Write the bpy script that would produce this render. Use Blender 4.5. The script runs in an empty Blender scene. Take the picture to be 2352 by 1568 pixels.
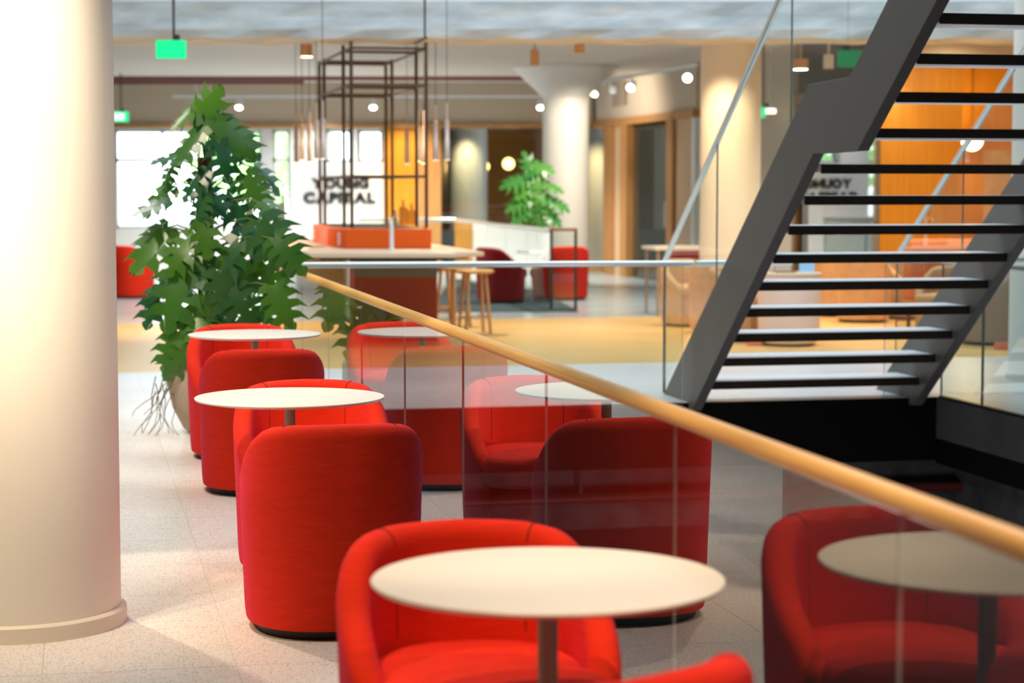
import bpy, bmesh, math, random
from math import sin, cos, pi, radians, atan2, sqrt
from mathutils import Vector, Matrix

random.seed(7)
S = bpy.context.scene
COL = S.collection
TH = radians(12.05)                       # the railing and the stair stand at this angle to the far wall
CT, ST = cos(TH), sin(TH)
EYE, F, HORIZON = 1.51, 4700.0, 432.0     # eye height, focal length and horizon line
PITCH = math.atan((784 - HORIZON) / F)

# ------------------------------------------------------------------ camera
cd = bpy.data.cameras.new('camera'); cam = bpy.data.objects.new('camera', cd); COL.objects.link(cam)
cam.location = (0, 0, EYE); cam.rotation_euler = (pi / 2 - PITCH, 0, 0)
cd.sensor_width = 36.0; cd.lens = F / 2352 * 36; cd.clip_end = 300; cd.clip_start = .05
cd.dof.use_dof = True; cd.dof.focus_distance = 8.0; cd.dof.aperture_fstop = 2.9; cd.dof.aperture_blades = 9
S.camera = cam

# ------------------------------------------------------------------ world, lights, exposure
w = bpy.data.worlds.new('sky'); S.world = w; w.use_nodes = True
bg = w.node_tree.nodes['Background']; bg.inputs[0].default_value = (.80, .92, 1.0, 1); bg.inputs[1].default_value = 6.0
vs = S.view_settings
vs.view_transform = 'Standard'; vs.look = 'None'; vs.gamma = 1; vs.exposure = 0.0; vs.use_curve_mapping = False
cy = S.cycles
cy.use_denoising = True; cy.max_bounces = 7; cy.diffuse_bounces = 3; cy.glossy_bounces = 4
cy.transmission_bounces = 4; cy.transparent_max_bounces = 24; cy.sample_clamp_indirect = 4.0
cy.caustics_reflective = False; cy.caustics_refractive = False

WARM = (1.0, .70, .40); SOFT = (1.0, .83, .64); COOL = (.70, .86, 1.0)
def spot(name, loc, target, power, color=WARM, angle=60, blend=.5, radius=.06):
    d = bpy.data.lights.new(name, 'SPOT'); d.energy = power; d.color = color; d.spot_size = radians(angle)
    d.spot_blend = blend; d.shadow_soft_size = radius
    o = bpy.data.objects.new(name, d); COL.objects.link(o); o.location = loc
    o.rotation_euler = (Vector(target) - Vector(loc)).to_track_quat('-Z', 'Y').to_euler(); return o
def area(name, loc, sx, sy, power, color, rot=(0, 0, 0)):
    d = bpy.data.lights.new(name, 'AREA'); d.shape = 'RECTANGLE'; d.size = sx; d.size_y = sy; d.energy = power; d.color = color
    o = bpy.data.objects.new(name, d); COL.objects.link(o); o.location = loc; o.rotation_euler = rot; return o
def point(name, loc, power, color=WARM, radius=.08):
    d = bpy.data.lights.new(name, 'POINT'); d.energy = power; d.color = color; d.shadow_soft_size = radius
    o = bpy.data.objects.new(name, d); COL.objects.link(o); o.location = loc; return o
def G(gx, gy):                             # railing grid -> world
    return (gx * CT - gy * ST, gx * ST + gy * CT)

sx_, sy_ = G(3.9, 10.2)
area('atrium_skylight', (sx_, sy_, 6.2), 4.6, 8.0, 190, COOL, (0, 0, TH))
area('atrium_skylight_far', (1.6, 16.6, 6.4), 13.0, 5.5, 690, COOL, (radians(6), 0, 0))
spot('spot_column', (-2.1, 4.0, 3.3), (-1.66, 6.9, 2.0), 640, (1, .84, .60), 47, 1.0)
spot('spot_column_fill', (-.6, 4.6, 3.35), (-1.5, 7.0, 1.3), 290, (1, .80, .58), 35, 1.0)
spot('spot_floor_mid', (-1.9, 10.0, 3.38), (-1.5, 9.8, 0), 190, SOFT, 74, .9, .05)  # added to brighten the floor halfway along the row
spot('spot_column_low', (-2.7, 4.9, 3.2), (-1.66, 6.85, .6), 330, (1, .74, .46), 32, 1.0)  # added to warm and brighten the lower part of the column
spot('spot_floor', (-2.2, 8.45, 3.3), (-.95, 6.9, 0), 250, (1, .77, .52), 52, .2, .03)
spot('spot_floor_top', (-1.7, 6.2, 3.38), (-1.5, 6.2, 0), 210, SOFT, 100, .8, .05)  # added to lift the floor without reaching the chair backs
spot('spot_front', (-.55, 3.75, 3.38), (.10, 4.15, .6), 130, WARM, 52, .5, .03)
spot('spot_seat', (-.95, 4.4, 3.38), (.0, 4.6, .45), 190, WARM, 32, .7, .03)  # added to brighten the nearest facing seat and its rim
spot('spot_front_low', (-.6, 2.7, 3.35), (.15, 3.3, .5), 110, WARM, 48, .6, .04)
spot('spot_mid', (-1.75, 8.1, 3.35), (-.62, 8.35, .5), 45, WARM, 40, .5, .03)
spot('spot_side', (-2.6, 5.7, 3.2), (-.95, 7.1, .4), 30, WARM, 34, .9, .04)
spot('spot_far', (-2.6, 10.6, 3.3), (-1.4, 11.4, .5), 180, SOFT, 50, .5, .04)
spot('spot_rail', (1.25, 2.4, 3.38), (.9, 3.6, 1.0), 260, WARM, 44, .8, .04)
spot('spot_plant', (-3.1, 11.4, 3.3), (-1.9, 12.6, 1.2), 260, SOFT, 60, .6)
for i, (x, y, p) in enumerate([(-4.5, 22.0, 560), (-.9, 22.3, 560), (2.2, 22.4, 480), (4.9, 22.3, 460), (-3.5, 27, 600), (1.0, 27, 500), (-5, 34, 1000), (-1, 34.5, 900), (4.2, 24.2, 260)]):
    spot('downlight_%d' % i, (x, y, 3.35), (x, y, 0), p, (1, .74, .46) if y < 24 else (1, .90, .78), 130, .6, .1)
for i, (x, y, p) in enumerate([(-5.8, 36.0, 60), (-3.4, 36.0, 110)]):
    spot('wall_fill_%d' % i, (x, y, 2.9), (x, 37, 1.0), p, (1, .97, .92), 110, .8, .1)  # added lamps with no known fixture, to brighten the white wall
spot('spot_flared_column', (1.7, 29.2, 3.3), (.92, 32.2, 1.6), 560, (1, .90, .74), 50, .6)
spot('spot_tan_column', (2.0, 22.0, 3.3), (2.49, 23.5, 1.3), 300, (1, .74, .42), 60, .7)
spot('spot_partition', (-1.8, 36.0, 3.2), (-2.0, 37, .6), 300, (1, .72, .40), 80, .7)
spot('spot_shop_column', (-.9, 37.75, 2.7), (-.8, 38.2, 1.0), 90, (1, .84, .45), 90, .8)
spot('spot_shop_column_2', (1.55, 38.5, 2.7), (1.68, 39.9, 1.0), 110, (1, .82, .40), 70, .8)
xa_, ya_ = G(9.9, 21.3)
spot('spot_amber', (xa_, ya_, 3.0), (*G(9.9, 22.9), 1.5), 85, (1, .72, .38), 110, .7)
xa_, ya_ = G(7.4, 32.5)
point('lower_fill', (*G(3.6, 11.2), -1.7), 90, (.9, .9, 1), .4)  # added, unseen; lifts the lower beam and pipe out of the dark
spot('spot_right_wall', (xa_, ya_, 3.3), (*G(9.3, 33), 2.0), 200, SOFT, 120, .8)
for i, (x, y, p) in enumerate([(-3.8, 14.5, 260), (-2.5, 9.2, 130)]):
    spot('ceiling_fill_%d' % i, (x, y, 3.35), (x, y, 0), p, (1, .92, .84), 150, .9, .3)

# ------------------------------------------------------------------ materials
def mat(name, col, rough=.6, metal=0.0, spec=.5, sheen=0.0, sheen_tint=(1, 1, 1), noise=None, bump=0.0, bscale=200.0, coat=0.0):
    m = bpy.data.materials.new(name); m.use_nodes = True; nt = m.node_tree; b = nt.nodes['Principled BSDF']
    b.inputs['Base Color'].default_value = (*col, 1); b.inputs['Roughness'].default_value = rough
    b.inputs['Metallic'].default_value = metal; b.inputs['Specular IOR Level'].default_value = spec
    if sheen:
        b.inputs['Sheen Weight'].default_value = sheen; b.inputs['Sheen Tint'].default_value = (*sheen_tint, 1); b.inputs['Sheen Roughness'].default_value = .45
    if coat: b.inputs['Coat Weight'].default_value = coat
    tc = nt.nodes.new('ShaderNodeTexCoord')
    if noise:                                # (scale, second colour, amount)
        sc, c2, lo, hi = noise[0], noise[1], noise[2], noise[3]
        n = nt.nodes.new('ShaderNodeTexNoise'); n.inputs['Scale'].default_value = sc; n.inputs['Detail'].default_value = 5
        mp = nt.nodes.new('ShaderNodeMapping')
        if len(noise) > 4: mp.inputs['Scale'].default_value = noise[4]
        nt.links.new(tc.outputs['Object'], mp.inputs['Vector']); nt.links.new(mp.outputs['Vector'], n.inputs['Vector'])
        r = nt.nodes.new('ShaderNodeValToRGB'); r.color_ramp.elements[0].position = lo; r.color_ramp.elements[1].position = hi
        r.color_ramp.elements[0].color = (*col, 1); r.color_ramp.elements[1].color = (*c2, 1)
        nt.links.new(n.outputs['Fac'], r.inputs['Fac']); nt.links.new(r.outputs['Color'], b.inputs['Base Color'])
    if bump:
        n2 = nt.nodes.new('ShaderNodeTexNoise'); n2.inputs['Scale'].default_value = bscale; n2.inputs['Detail'].default_value = 3
        bp = nt.nodes.new('ShaderNodeBump'); bp.inputs['Strength'].default_value = bump; bp.inputs['Distance'].default_value = .01
        nt.links.new(tc.outputs['Object'], n2.inputs['Vector']); nt.links.new(n2.outputs['Fac'], bp.inputs['Height']); nt.links.new(bp.outputs['Normal'], b.inputs['Normal'])
    return m
def emit(name, col, strength):
    m = bpy.data.materials.new(name); m.use_nodes = True; nt = m.node_tree; nt.nodes.clear()
    e = nt.nodes.new('ShaderNodeEmission'); o = nt.nodes.new('ShaderNodeOutputMaterial')
    e.inputs[0].default_value = (*col, 1); e.inputs[1].default_value = strength; nt.links.new(e.outputs[0], o.inputs[0]); return m
def glass(name, tint=(.955, .985, .975), gain=1.0):
    m = bpy.data.materials.new(name); m.use_nodes = True; nt = m.node_tree; nt.nodes.clear(); N = nt.nodes.new; L = nt.links.new
    o = N('ShaderNodeOutputMaterial'); t = N('ShaderNodeBsdfTransparent'); t.inputs[0].default_value = (*tint, 1)
    g = N('ShaderNodeBsdfGlossy'); g.inputs['Roughness'].default_value = 0.0; g.inputs['Color'].default_value = (1, 1, 1, 1)
    fr = N('ShaderNodeFresnel'); fr.inputs['IOR'].default_value = 1.5
    geo = N('ShaderNodeNewGeometry')
    a = N('ShaderNodeMath'); a.operation = 'MULTIPLY'; a.inputs[1].default_value = 2.0 * gain; L(fr.outputs[0], a.inputs[0])
    c = N('ShaderNodeMath'); c.operation = 'ADD'; c.inputs[1].default_value = 1.0; L(fr.outputs[0], c.inputs[0])
    d = N('ShaderNodeMath'); d.operation = 'DIVIDE'; L(a.outputs[0], d.inputs[0]); L(c.outputs[0], d.inputs[1])
    f = N('ShaderNodeMath'); f.operation = 'SUBTRACT'; f.inputs[0].default_value = 1.0; L(geo.outputs['Backfacing'], f.inputs[1])
    h = N('ShaderNodeMath'); h.operation = 'MULTIPLY'; h.use_clamp = True; L(d.outputs[0], h.inputs[0]); L(f.outputs[0], h.inputs[1])
    mx = N('ShaderNodeMixShader'); L(h.outputs[0], mx.inputs[0]); L(t.outputs[0], mx.inputs[1]); L(g.outputs[0], mx.inputs[2]); L(mx.outputs[0], o.inputs[0])
    return m
def terrazzo():
    m = mat('terrazzo', (.70, .67, .63), .32); nt = m.node_tree; b = nt.nodes['Principled BSDF']; N = nt.nodes.new; L = nt.links.new
    tc = N('ShaderNodeNewGeometry')
    n = N('ShaderNodeTexNoise'); n.inputs['Scale'].default_value = 1.2; n.inputs['Detail'].default_value = 6; L(tc.outputs['Position'], n.inputs['Vector'])
    r = N('ShaderNodeValToRGB'); r.color_ramp.elements[0].color = (.74, .72, .70, 1); r.color_ramp.elements[1].color = (.85, .83, .80, 1)
    r.color_ramp.elements[0].position = .3; r.color_ramp.elements[1].position = .7; L(n.outputs['Fac'], r.inputs['Fac'])
    last = r.outputs['Color']
    for sc, th, c in ((125, .20, (.17, .13, .10)), (110, .17, (.90, .88, .85)), (210, .22, (.30, .25, .20))):
        v = N('ShaderNodeTexVoronoi'); v.inputs['Scale'].default_value = sc; L(tc.outputs['Position'], v.inputs['Vector'])
        wn = N('ShaderNodeMath'); wn.operation = 'LESS_THAN'; wn.inputs[1].default_value = th * 1.5; L(v.outputs['Distance'], wn.inputs[0])
        mk = N('ShaderNodeSeparateColor'); L(v.outputs['Color'], mk.inputs[0])
        gt = N('ShaderNodeMath'); gt.operation = 'GREATER_THAN'; gt.inputs[1].default_value = .62; L(mk.outputs[0], gt.inputs[0])
        mu = N('ShaderNodeMath'); mu.operation = 'MULTIPLY'; L(wn.outputs[0], mu.inputs[0]); L(gt.outputs[0], mu.inputs[1])
        mx = N('ShaderNodeMixRGB'); mx.inputs[2].default_value = (*c, 1); L(mu.outputs[0], mx.inputs[0]); L(last, mx.inputs[1]); last = mx.outputs[0]
    L(last, b.inputs['Base Color']); return m
def leafmat(name, c1, c2):
    m = mat(name, c1, .34, spec=.5); nt = m.node_tree; b = nt.nodes['Principled BSDF']
    oi = nt.nodes.new('ShaderNodeObjectInfo'); r = nt.nodes.new('ShaderNodeValToRGB')
    r.color_ramp.elements[0].color = (*c1, 1); r.color_ramp.elements[1].color = (*c2, 1)
    nt.links.new(oi.outputs['Random'], r.inputs['Fac']); nt.links.new(r.outputs['Color'], b.inputs['Base Color'])
    tl = nt.nodes.new('ShaderNodeBsdfTranslucent'); hs = nt.nodes.new('ShaderNodeMixRGB'); hs.blend_type = 'MULTIPLY'; hs.inputs[0].default_value = 1; hs.inputs[2].default_value = (1.9, 1.9, .5, 1)
    nt.links.new(r.outputs['Color'], hs.inputs[1]); nt.links.new(hs.outputs[0], tl.inputs[0])
    mx = nt.nodes.new('ShaderNodeMixShader'); mx.inputs[0].default_value = .28; out = nt.nodes['Material Output']
    nt.links.new(b.outputs[0], mx.inputs[1]); nt.links.new(tl.outputs[0], mx.inputs[2]); nt.links.new(mx.outputs[0], out.inputs[0]); return m

M = dict(
    terrazzo=terrazzo(),
    red=mat('red_wool', (.66, .028, .006), .9, spec=.15, sheen=.14, sheen_tint=(.45, .03, .55), noise=(14, (.76, .030, .009), .35, .7, (1, 1, 9)), bump=.25, bscale=420),
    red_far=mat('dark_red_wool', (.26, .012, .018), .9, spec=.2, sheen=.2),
    seam=mat('seam_thread', (.16, .004, .004), .9),
    beige=mat('tan_leather', (.55, .32, .15), .55, noise=(9, (.48, .27, .125), .4, .7)),
    brown=mat('brown_grey_leather', (.30, .22, .17), .6),
    black=mat('black_plinth', (.012, .012, .012), .5),
    white=mat('white_laminate', (.73, .71, .68), .38),
    taupe=mat('taupe_metal', (.34, .28, .23), .45),
    column=mat('white_paint', (.80, .77, .71), .5, bump=.05, bscale=6),
    plinth=mat('column_base_paint', (.74, .69, .60), .5, bump=.08, bscale=40),
    wood_rail=mat('oak_handrail', (.82, .50, .13), .42, noise=(5, (.72, .40, .09), .35, .75, (12, .6, 12)), coat=.15),
    steel=mat('pale_steel', (.75, .78, .74), .32, .55),
    edge=mat('glass_edge', (.20, .25, .24), .25),
    joint=mat('dark_glass_joint', (.03, .05, .045), .3),
    shoe=mat('dark_channel', (.02, .025, .027), .4),
    stair=mat('charcoal_steel', (.145, .138, .126), .5, .1),
    stair_dark=mat('dark_front_strip', (.020, .012, .006), .45),
    tread=mat('pale_tread', (.86, .87, .88), .42, spec=.5),
    fascia=mat('black_fascia', (.004, .004, .0036), .8, spec=.1),
    concrete=mat('raw_concrete', (.40, .43, .44), .75, noise=(3.0, (.66, .68, .68), .35, .68, (.5, 1, 2.2)), bump=.5, bscale=9),
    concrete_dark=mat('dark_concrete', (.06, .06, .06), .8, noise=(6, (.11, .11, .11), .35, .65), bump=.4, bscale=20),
    ceiling=mat('warm_ceiling', (.62, .56, .49), .8),
    slab=mat('slab_white', (.80, .82, .82), .8),
    bulkhead=mat('taupe_bulkhead', (.50, .42, .32), .8),
    wall=mat('beige_wall', (.58, .50, .40), .8),
    wall_white=mat('white_wall', (.82, .85, .85), .7),
    wood_floor=mat('oak_floor', (.70, .43, .14), .32, noise=(1.6, (.78, .52, .20), .3, .7, (1, 6, 1))),
    carpet=mat('teal_grey_carpet', (.045, .085, .105), .95),
    polished=mat('polished_floor', (.46, .58, .68), .22, noise=(1.2, (.60, .66, .74), .35, .7)),
    trim=mat('oak_trim', (.48, .25, .09), .45, noise=(4, (.40, .19, .06), .35, .7, (9, 9, .6))),
    amber=mat('amber_veneer', (.62, .275, .020), .42, noise=(3, (.53, .225, .014), .35, .7, (8, 8, .4))),
    amber_dark=mat('walnut_wall', (.20, .095, .02), .5),
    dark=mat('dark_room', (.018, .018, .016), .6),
    orange=mat('orange_ribbed_metal', (.85, .125, .006), .42),
    kiosk_red=mat('brick_red_panel', (.55, .070, .025), .5),
    cream=mat('cream_panel', (.72, .60, .42), .6),
    counter=mat('pale_oak_counter', (.74, .58, .43), .4),
    bronze=mat('bronze_tube', (.085, .050, .028), .45, .4),
    pend=mat('pink_aluminium', (.66, .52, .45), .35, .3),
    pipe=mat('maroon_pipe', (.16, .030, .026), .5),
    cable=mat('dark_cable', (.04, .03, .03), .6),
    lampwhite=mat('white_lamp_body', (.78, .84, .90), .4),
    lamptan=mat('tan_lamp_body', (.62, .36, .20), .45),
    pot=mat('sand_concrete_pot', (.46, .38, .29), .85, noise=(6, (.36, .29, .22), .35, .7), bump=.2, bscale=50),
    moss=mat('brown_coir_pole', (.20, .085, .03), .95, noise=(40, (.07, .035, .015), .35, .65), bump=.8, bscale=90),
    leaf=leafmat('monstera_leaf', (.010, .090, .042), (.065, .190, .018)),
    leaf_far=leafmat('bright_leaf', (.06, .30, .08), (.16, .42, .06)),
    stem=mat('green_stem', (.10, .16, .04), .5),
    root=mat('dry_root', (.20, .15, .08), .8),
    soil=mat('soil', (.03, .02, .015), .95),
    stoolwood=mat('stool_oak', (.55, .33, .14), .5),
    letter=mat('black_letter', (.012, .012, .014), .5),
    sheet=mat('pale_blue_sheet', (.42, .68, .92), .4),
    pinkcup=mat('pale_pink_ceramic', (.80, .62, .55), .4),
    terracotta=mat('terracotta_seat', (.55, .16, .05), .7),
    coral=mat('coral_box', (.72, .20, .12), .6),
    vent=mat('grey_vent', (.30, .26, .22), .6),
    frame=mat('window_frame', (.62, .66, .66), .5),
    hedge=leafmat('outdoor_leaf', (.40, .62, .38), (.58, .78, .50)),
    bark=mat('bark', (.12, .08, .05), .9),
    asphalt=mat('outdoor_ground', (.42, .46, .44), .9),
    glass=glass('clear_glass'), stair_glass=glass('stair_glass', (.955, .985, .975), .55), glass_mirror=glass('dark_shopfront_glass', (.42, .58, .60), 1.0), window_glass=glass('window_glass', (.97, .99, .98)),
    glow_warm=emit('warm_lamp_glow', (1, .78, .42), 9), glow_white=emit('white_lamp_glow', (1, .93, .72), 14), glow_soft=emit('soft_lamp_glow', (1, .85, .62), 3.0),
    glow_globe=emit('globe_glow', (1, .70, .25), 4.5),
    green=emit('green_sign_glow', (.015, .80, .28), 1.35), sign_white=emit('white_sign_glow', (.75, 1, .88), 1.3), pane=emit('lower_window_glow', (.10, .55, .75), 1.1),
)

# ------------------------------------------------------------------ builders
class MB:
    def __init__(s): s.b = bmesh.new()
    def box(s, x0, x1, y0, y1, z0, z1, mi=0):
        v = [s.b.verts.new(p) for p in ((x0, y0, z0), (x1, y0, z0), (x1, y1, z0), (x0, y1, z0), (x0, y0, z1), (x1, y0, z1), (x1, y1, z1), (x0, y1, z1))]
        for q in ((3, 2, 1, 0), (4, 5, 6, 7), (0, 1, 5, 4), (1, 2, 6, 5), (2, 3, 7, 6), (3, 0, 4, 7)):
            s.b.faces.new([v[i] for i in q]).material_index = mi
        return s
    def prism(s, pts, z0, z1):
        a = [s.b.verts.new((x, y, z0)) for x, y in pts]; c = [s.b.verts.new((x, y, z1)) for x, y in pts]; n = len(pts)
        s.b.faces.new(a[::-1]); s.b.faces.new(c)
        for i in range(n): s.b.faces.new((a[i], a[(i + 1) % n], c[(i + 1) % n], c[i]))
        return s
    def side(s, pts, x0, x1):               # (y, z) outline given depth along x
        a = [s.b.verts.new((x0, y, z)) for y, z in pts]; c = [s.b.verts.new((x1, y, z)) for y, z in pts]; n = len(pts)
        s.b.faces.new(a); s.b.faces.new(c[::-1])
        for i in range(n): s.b.faces.new((a[(i + 1) % n], a[i], c[i], c[(i + 1) % n]))
        bmesh.ops.recalc_face_normals(s.b, faces=s.b.faces[:]); return s
    def lathe(s, prof, n=32, cx=0, cy=0, cap=True):
        rings = []
        for r, z in prof: rings.append([s.b.verts.new((cx + r * cos(2 * pi * i / n), cy + r * sin(2 * pi * i / n), z)) for i in range(n)])
        for a, c in zip(rings, rings[1:]):
            for i in range(n): s.b.faces.new((a[i], a[(i + 1) % n], c[(i + 1) % n], c[i]))
        if cap: s.b.faces.new(rings[0][::-1]); s.b.faces.new(rings[-1])
        return s
    def tube(s, pts, r, n=8, r2=None):
        pts = [Vector(p) for p in pts]; rings = []; up = None
        for i, p in enumerate(pts):
            t = (pts[min(i + 1, len(pts) - 1)] - pts[max(i - 1, 0)]).normalized()
            if up is None: up = Vector((0, 0, 1)) if abs(t.z) < .9 else Vector((1, 0, 0))
            a = t.cross(up).normalized(); c = a.cross(t).normalized(); up = c
            rr = r if r2 is None else r + (r2 - r) * i / (len(pts) - 1)
            rings.append([s.b.verts.new(p + rr * (cos(2 * pi * k / n) * a + sin(2 * pi * k / n) * c)) for k in range(n)])
        for a, c in zip(rings, rings[1:]):
            for k in range(n): s.b.faces.new((a[k], a[(k + 1) % n], c[(k + 1) % n], c[k]))
        s.b.faces.new(rings[0][::-1]); s.b.faces.new(rings[-1]); return s
    def sphere(s, c, r, seg=20, sz=1.0):
        m = Matrix.Translation(c) @ Matrix.Diagonal((r, r, r * sz, 1)); bmesh.ops.create_uvsphere(s.b, u_segments=seg, v_segments=seg // 2 + 2, radius=1, matrix=m); return s
    def grid(s, rows, close_u=False):        # list of rows of points
        R = [[s.b.verts.new(p) for p in row] for row in rows]; n = len(R[0])
        for a, c in zip(R, R[1:]):
            for k in range(n if close_u else n - 1):
                s.b.faces.new((a[k], a[(k + 1) % n], c[(k + 1) % n], c[k]))
        return R
    def fix(s): bmesh.ops.recalc_face_normals(s.b, faces=s.b.faces[:]); return s
    def mesh(s, name, mats, smooth=False):
        me = bpy.data.meshes.new(name); s.b.to_mesh(me); s.b.free()
        for m in (mats if isinstance(mats, (list, tuple)) else [mats]): me.materials.append(m)
        if smooth:
            for p in me.polygons: p.use_smooth = True
            try: me.set_sharp_from_angle(angle=radians(40))
            except Exception: pass
        return me
def link(name, me, parent=None, loc=None, rz=None):
    o = bpy.data.objects.new(name, me); COL.objects.link(o)
    if parent: o.parent = parent
    if loc is not None: o.location = loc
    if rz is not None: o.rotation_euler = (0, 0, rz)
    return o
def build(name, mb, m, parent=None, smooth=False, bevel=0.0, seg=2, loc=None, rz=None):
    o = link(name, mb.mesh(name, m, smooth), parent, loc, rz)
    if bevel:
        bv = o.modifiers.new('bevel', 'BEVEL'); bv.width = bevel; bv.segments = seg; bv.limit_method = 'ANGLE'; bv.angle_limit = radians(40)
    return o
def tag(o, label, cat=None, group=None, kind=None):
    o['label'] = label
    if cat: o['category'] = cat
    if group: o['group'] = group
    if kind: o['kind'] = kind
    return o
def thing(name, label, cat, loc=(0, 0, 0), rz=0.0, group=None):
    o = bpy.data.objects.new(name, None); COL.objects.link(o); o.location = loc; o.rotation_euler = (0, 0, rz); o.empty_display_size = .1
    return tag(o, label, cat, group)
def structure(name, mb, m, label, smooth=False, grid=True, bevel=0.0):
    o = build(name, mb, m, None, smooth, bevel, rz=TH if grid else 0.0); return tag(o, label, None, None, 'structure')
def dup(root, loc, rz, label, group=None):
    r = root.copy(); COL.objects.link(r); r.location = loc; r.rotation_euler = (0, 0, rz); r['label'] = label
    if group: r['group'] = group
    for ch in list(root.children):
        c = ch.copy(); COL.objects.link(c); c.parent = r
        for g in list(ch.children):
            d = g.copy(); COL.objects.link(d); d.parent = c
    return r
CP, SP = cos(PITCH), sin(PITCH)
def at(px, py, y):                           # a point of the photograph at world depth y -> (x, y, z)
    dx = (px - 1176) / F; dv = (784 - py) / F
    ry = CP + dv * SP; rz = -SP + dv * CP
    return (dx * y / ry, y, EYE + rz * y / ry)
def on(px, py, z):                           # a point of the photograph at height z
    dx = (px - 1176) / F; dv = (784 - py) / F
    ry = CP + dv * SP; rz = -SP + dv * CP; k = (z - EYE) / rz
    return (dx * k, ry * k, z)
def ongx(px, py, gx):                        # a point of the photograph on the grid plane x = gx -> (gx, gy, z)
    dx = (px - 1176) / F; dv = (784 - py) / F
    ry = CP + dv * SP; rz = -SP + dv * CP
    k = gx / (dx * CT + ry * ST); return (gx, (-dx * ST + ry * CT) * k, EYE + rz * k)

# ------------------------------------------------------------------ structure: floors, void, ceiling, walls
VX0, VX1, VY1 = 1.40, 6.10, 13.83            # the open well beside the railing (grid)
CEIL = 3.40
m_ = MB(); m_.box(-12, VX0, -6, 17.05, -.30, -.004); m_.box(VX0, 16, VY1, 17.05, -.30, -.004); m_.box(VX1, 16, -6, VY1, -.30, -.004)
fl = structure('floor', m_, M['terrazzo'], 'pale speckled terrazzo floor around the stairwell')
tile_cache = {}
def tiles(x0, x1, y0, y1):                    # 60 cm terrazzo tiles with fine recessed joints, cut at the edges
    i0, i1 = math.floor((x0 - .48) / .6), math.ceil((x1 - .48) / .6); k0, k1 = math.floor((y0 - 6.44) / .6), math.ceil((y1 - 6.44) / .6)
    for i in range(i0, i1):
        for k in range(k0, k1):
            a, b = max(x0, .48 + .6 * i), min(x1, 1.08 + .6 * i); c, d = max(y0, 6.44 + .6 * k), min(y1, 7.04 + .6 * k)
            if b - a < .02 or d - c < .02: continue
            key = (round(b - a, 3), round(d - c, 3))
            if key not in tile_cache: tile_cache[key] = MB().box(.0012, b - a - .0012, .0012, d - c - .0012, -.0045, 0).mesh('tile', M['terrazzo'])
            link('tile', tile_cache[key], fl, (a, c, 0))
tiles(-.72, VX0, 5.24, 17.05); tiles(VX0, 8.28, VY1, 17.05); tiles(VX1 + .02, 7.68, 10.04, VY1)
structure('floor_oak', MB().box(-12, 16, 17.05, 23.2, -.30, 0), M['wood_floor'], 'honey coloured oak floor behind the stairwell')
structure('floor_polished', MB().box(-14, 22, 23.2, 48, -.30, 0), M['polished'], 'polished blue-grey floor at the back of the hall')
structure('trim_1', MB().box(VX0, VX1 + .02, VY1 - .02, VY1, -.46, -.004), M['fascia'], 'black fascia on the far edge of the stairwell')
structure('trim_2', MB().box(VX1, VX1 + .02, -6, VY1 - .02, -.48, -.004), M['fascia'], 'black fascia on the right edge of the stairwell')
structure('trim_3', MB().box(VX0 - .02, VX0, -6, VY1 - .02, -.46, -.004), M['fascia'], 'black fascia under the wooden railing')
# lower storey
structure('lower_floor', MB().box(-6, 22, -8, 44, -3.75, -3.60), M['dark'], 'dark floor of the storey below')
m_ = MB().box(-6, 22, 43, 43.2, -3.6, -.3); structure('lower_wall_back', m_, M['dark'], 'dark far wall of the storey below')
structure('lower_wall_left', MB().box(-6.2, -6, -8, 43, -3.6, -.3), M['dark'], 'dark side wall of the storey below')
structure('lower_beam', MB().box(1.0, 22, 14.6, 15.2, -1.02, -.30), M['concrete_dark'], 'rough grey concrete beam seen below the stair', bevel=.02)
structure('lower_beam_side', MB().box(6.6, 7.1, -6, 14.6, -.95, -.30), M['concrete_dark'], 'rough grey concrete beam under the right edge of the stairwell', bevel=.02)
t = thing('sprinkler_pipe', 'dark red pipe running along the beam below the stair', 'pipe', (*G(1.0, 14.45), -.76), TH)
build('pipe', MB().tube([(0, 0, 0), (20, 0, 0)], .035, 12), M['pipe'], t, True)
for q in (2.6, 4.2, 6.4): build('hanger', MB().box(q - .012, q + .012, -.012, .012, .03, .46), M['cable'], t)
for i, (a, wd) in enumerate(((8.4, .8), (9.7, .5), (12.5, .6))):
    tag(build('lower_window', MB().box(a, a + wd, 42.93, 43, -2.7, -1.2), M['pane'], rz=TH), ('dim blue window in the storey below seen through the railing glass', 'narrow blue window in the storey below, second from the stairwell', 'small blue window in the storey below, under the stair')[i], None, None, 'structure')
# ceiling
structure('ceiling', MB().box(-14, 30, 21.6, 46, CEIL, CEIL + .3), M['ceiling'], 'warm grey plaster ceiling behind the concrete beam', grid=False)
m_ = MB(); m_.box(-12, 1.30, -6, 14.6, CEIL, CEIL + .3); m_.box(6.6, 16, -6, 14.6, CEIL, CEIL + .3)
structure('ceiling_near', m_, M['ceiling'], 'plaster ceiling over the red chairs')
structure('trim_11', MB().box(-10, 14, 21.0, 21.6, CEIL, 4.3), M['slab'], 'white slab edge above the concrete beam', grid=False)
b0 = MB(); nx, prof = 60, [(21.0, 3.03), (20.97, 3.12), (20.99, 3.25), (20.98, 3.395), (21.85, 3.395), (21.85, 3.03)]
rows = []
for i in range(nx + 1):
    x = -8 + 17 * i / nx; rows.append([(x, y + .012 * sin(i * 1.7 + k * 2.1), z + (.012 * sin(i * 2.3 + k) if k in (0, 5) else 0)) for k, (y, z) in enumerate(prof)])
R = b0.grid(rows, True); b0.b.faces.new(R[0]); b0.b.faces.new(R[-1][::-1]); b0.fix()
structure('trim_4', b0, M['concrete'], 'raw concrete beam across the top of the hall', grid=False)
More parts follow.
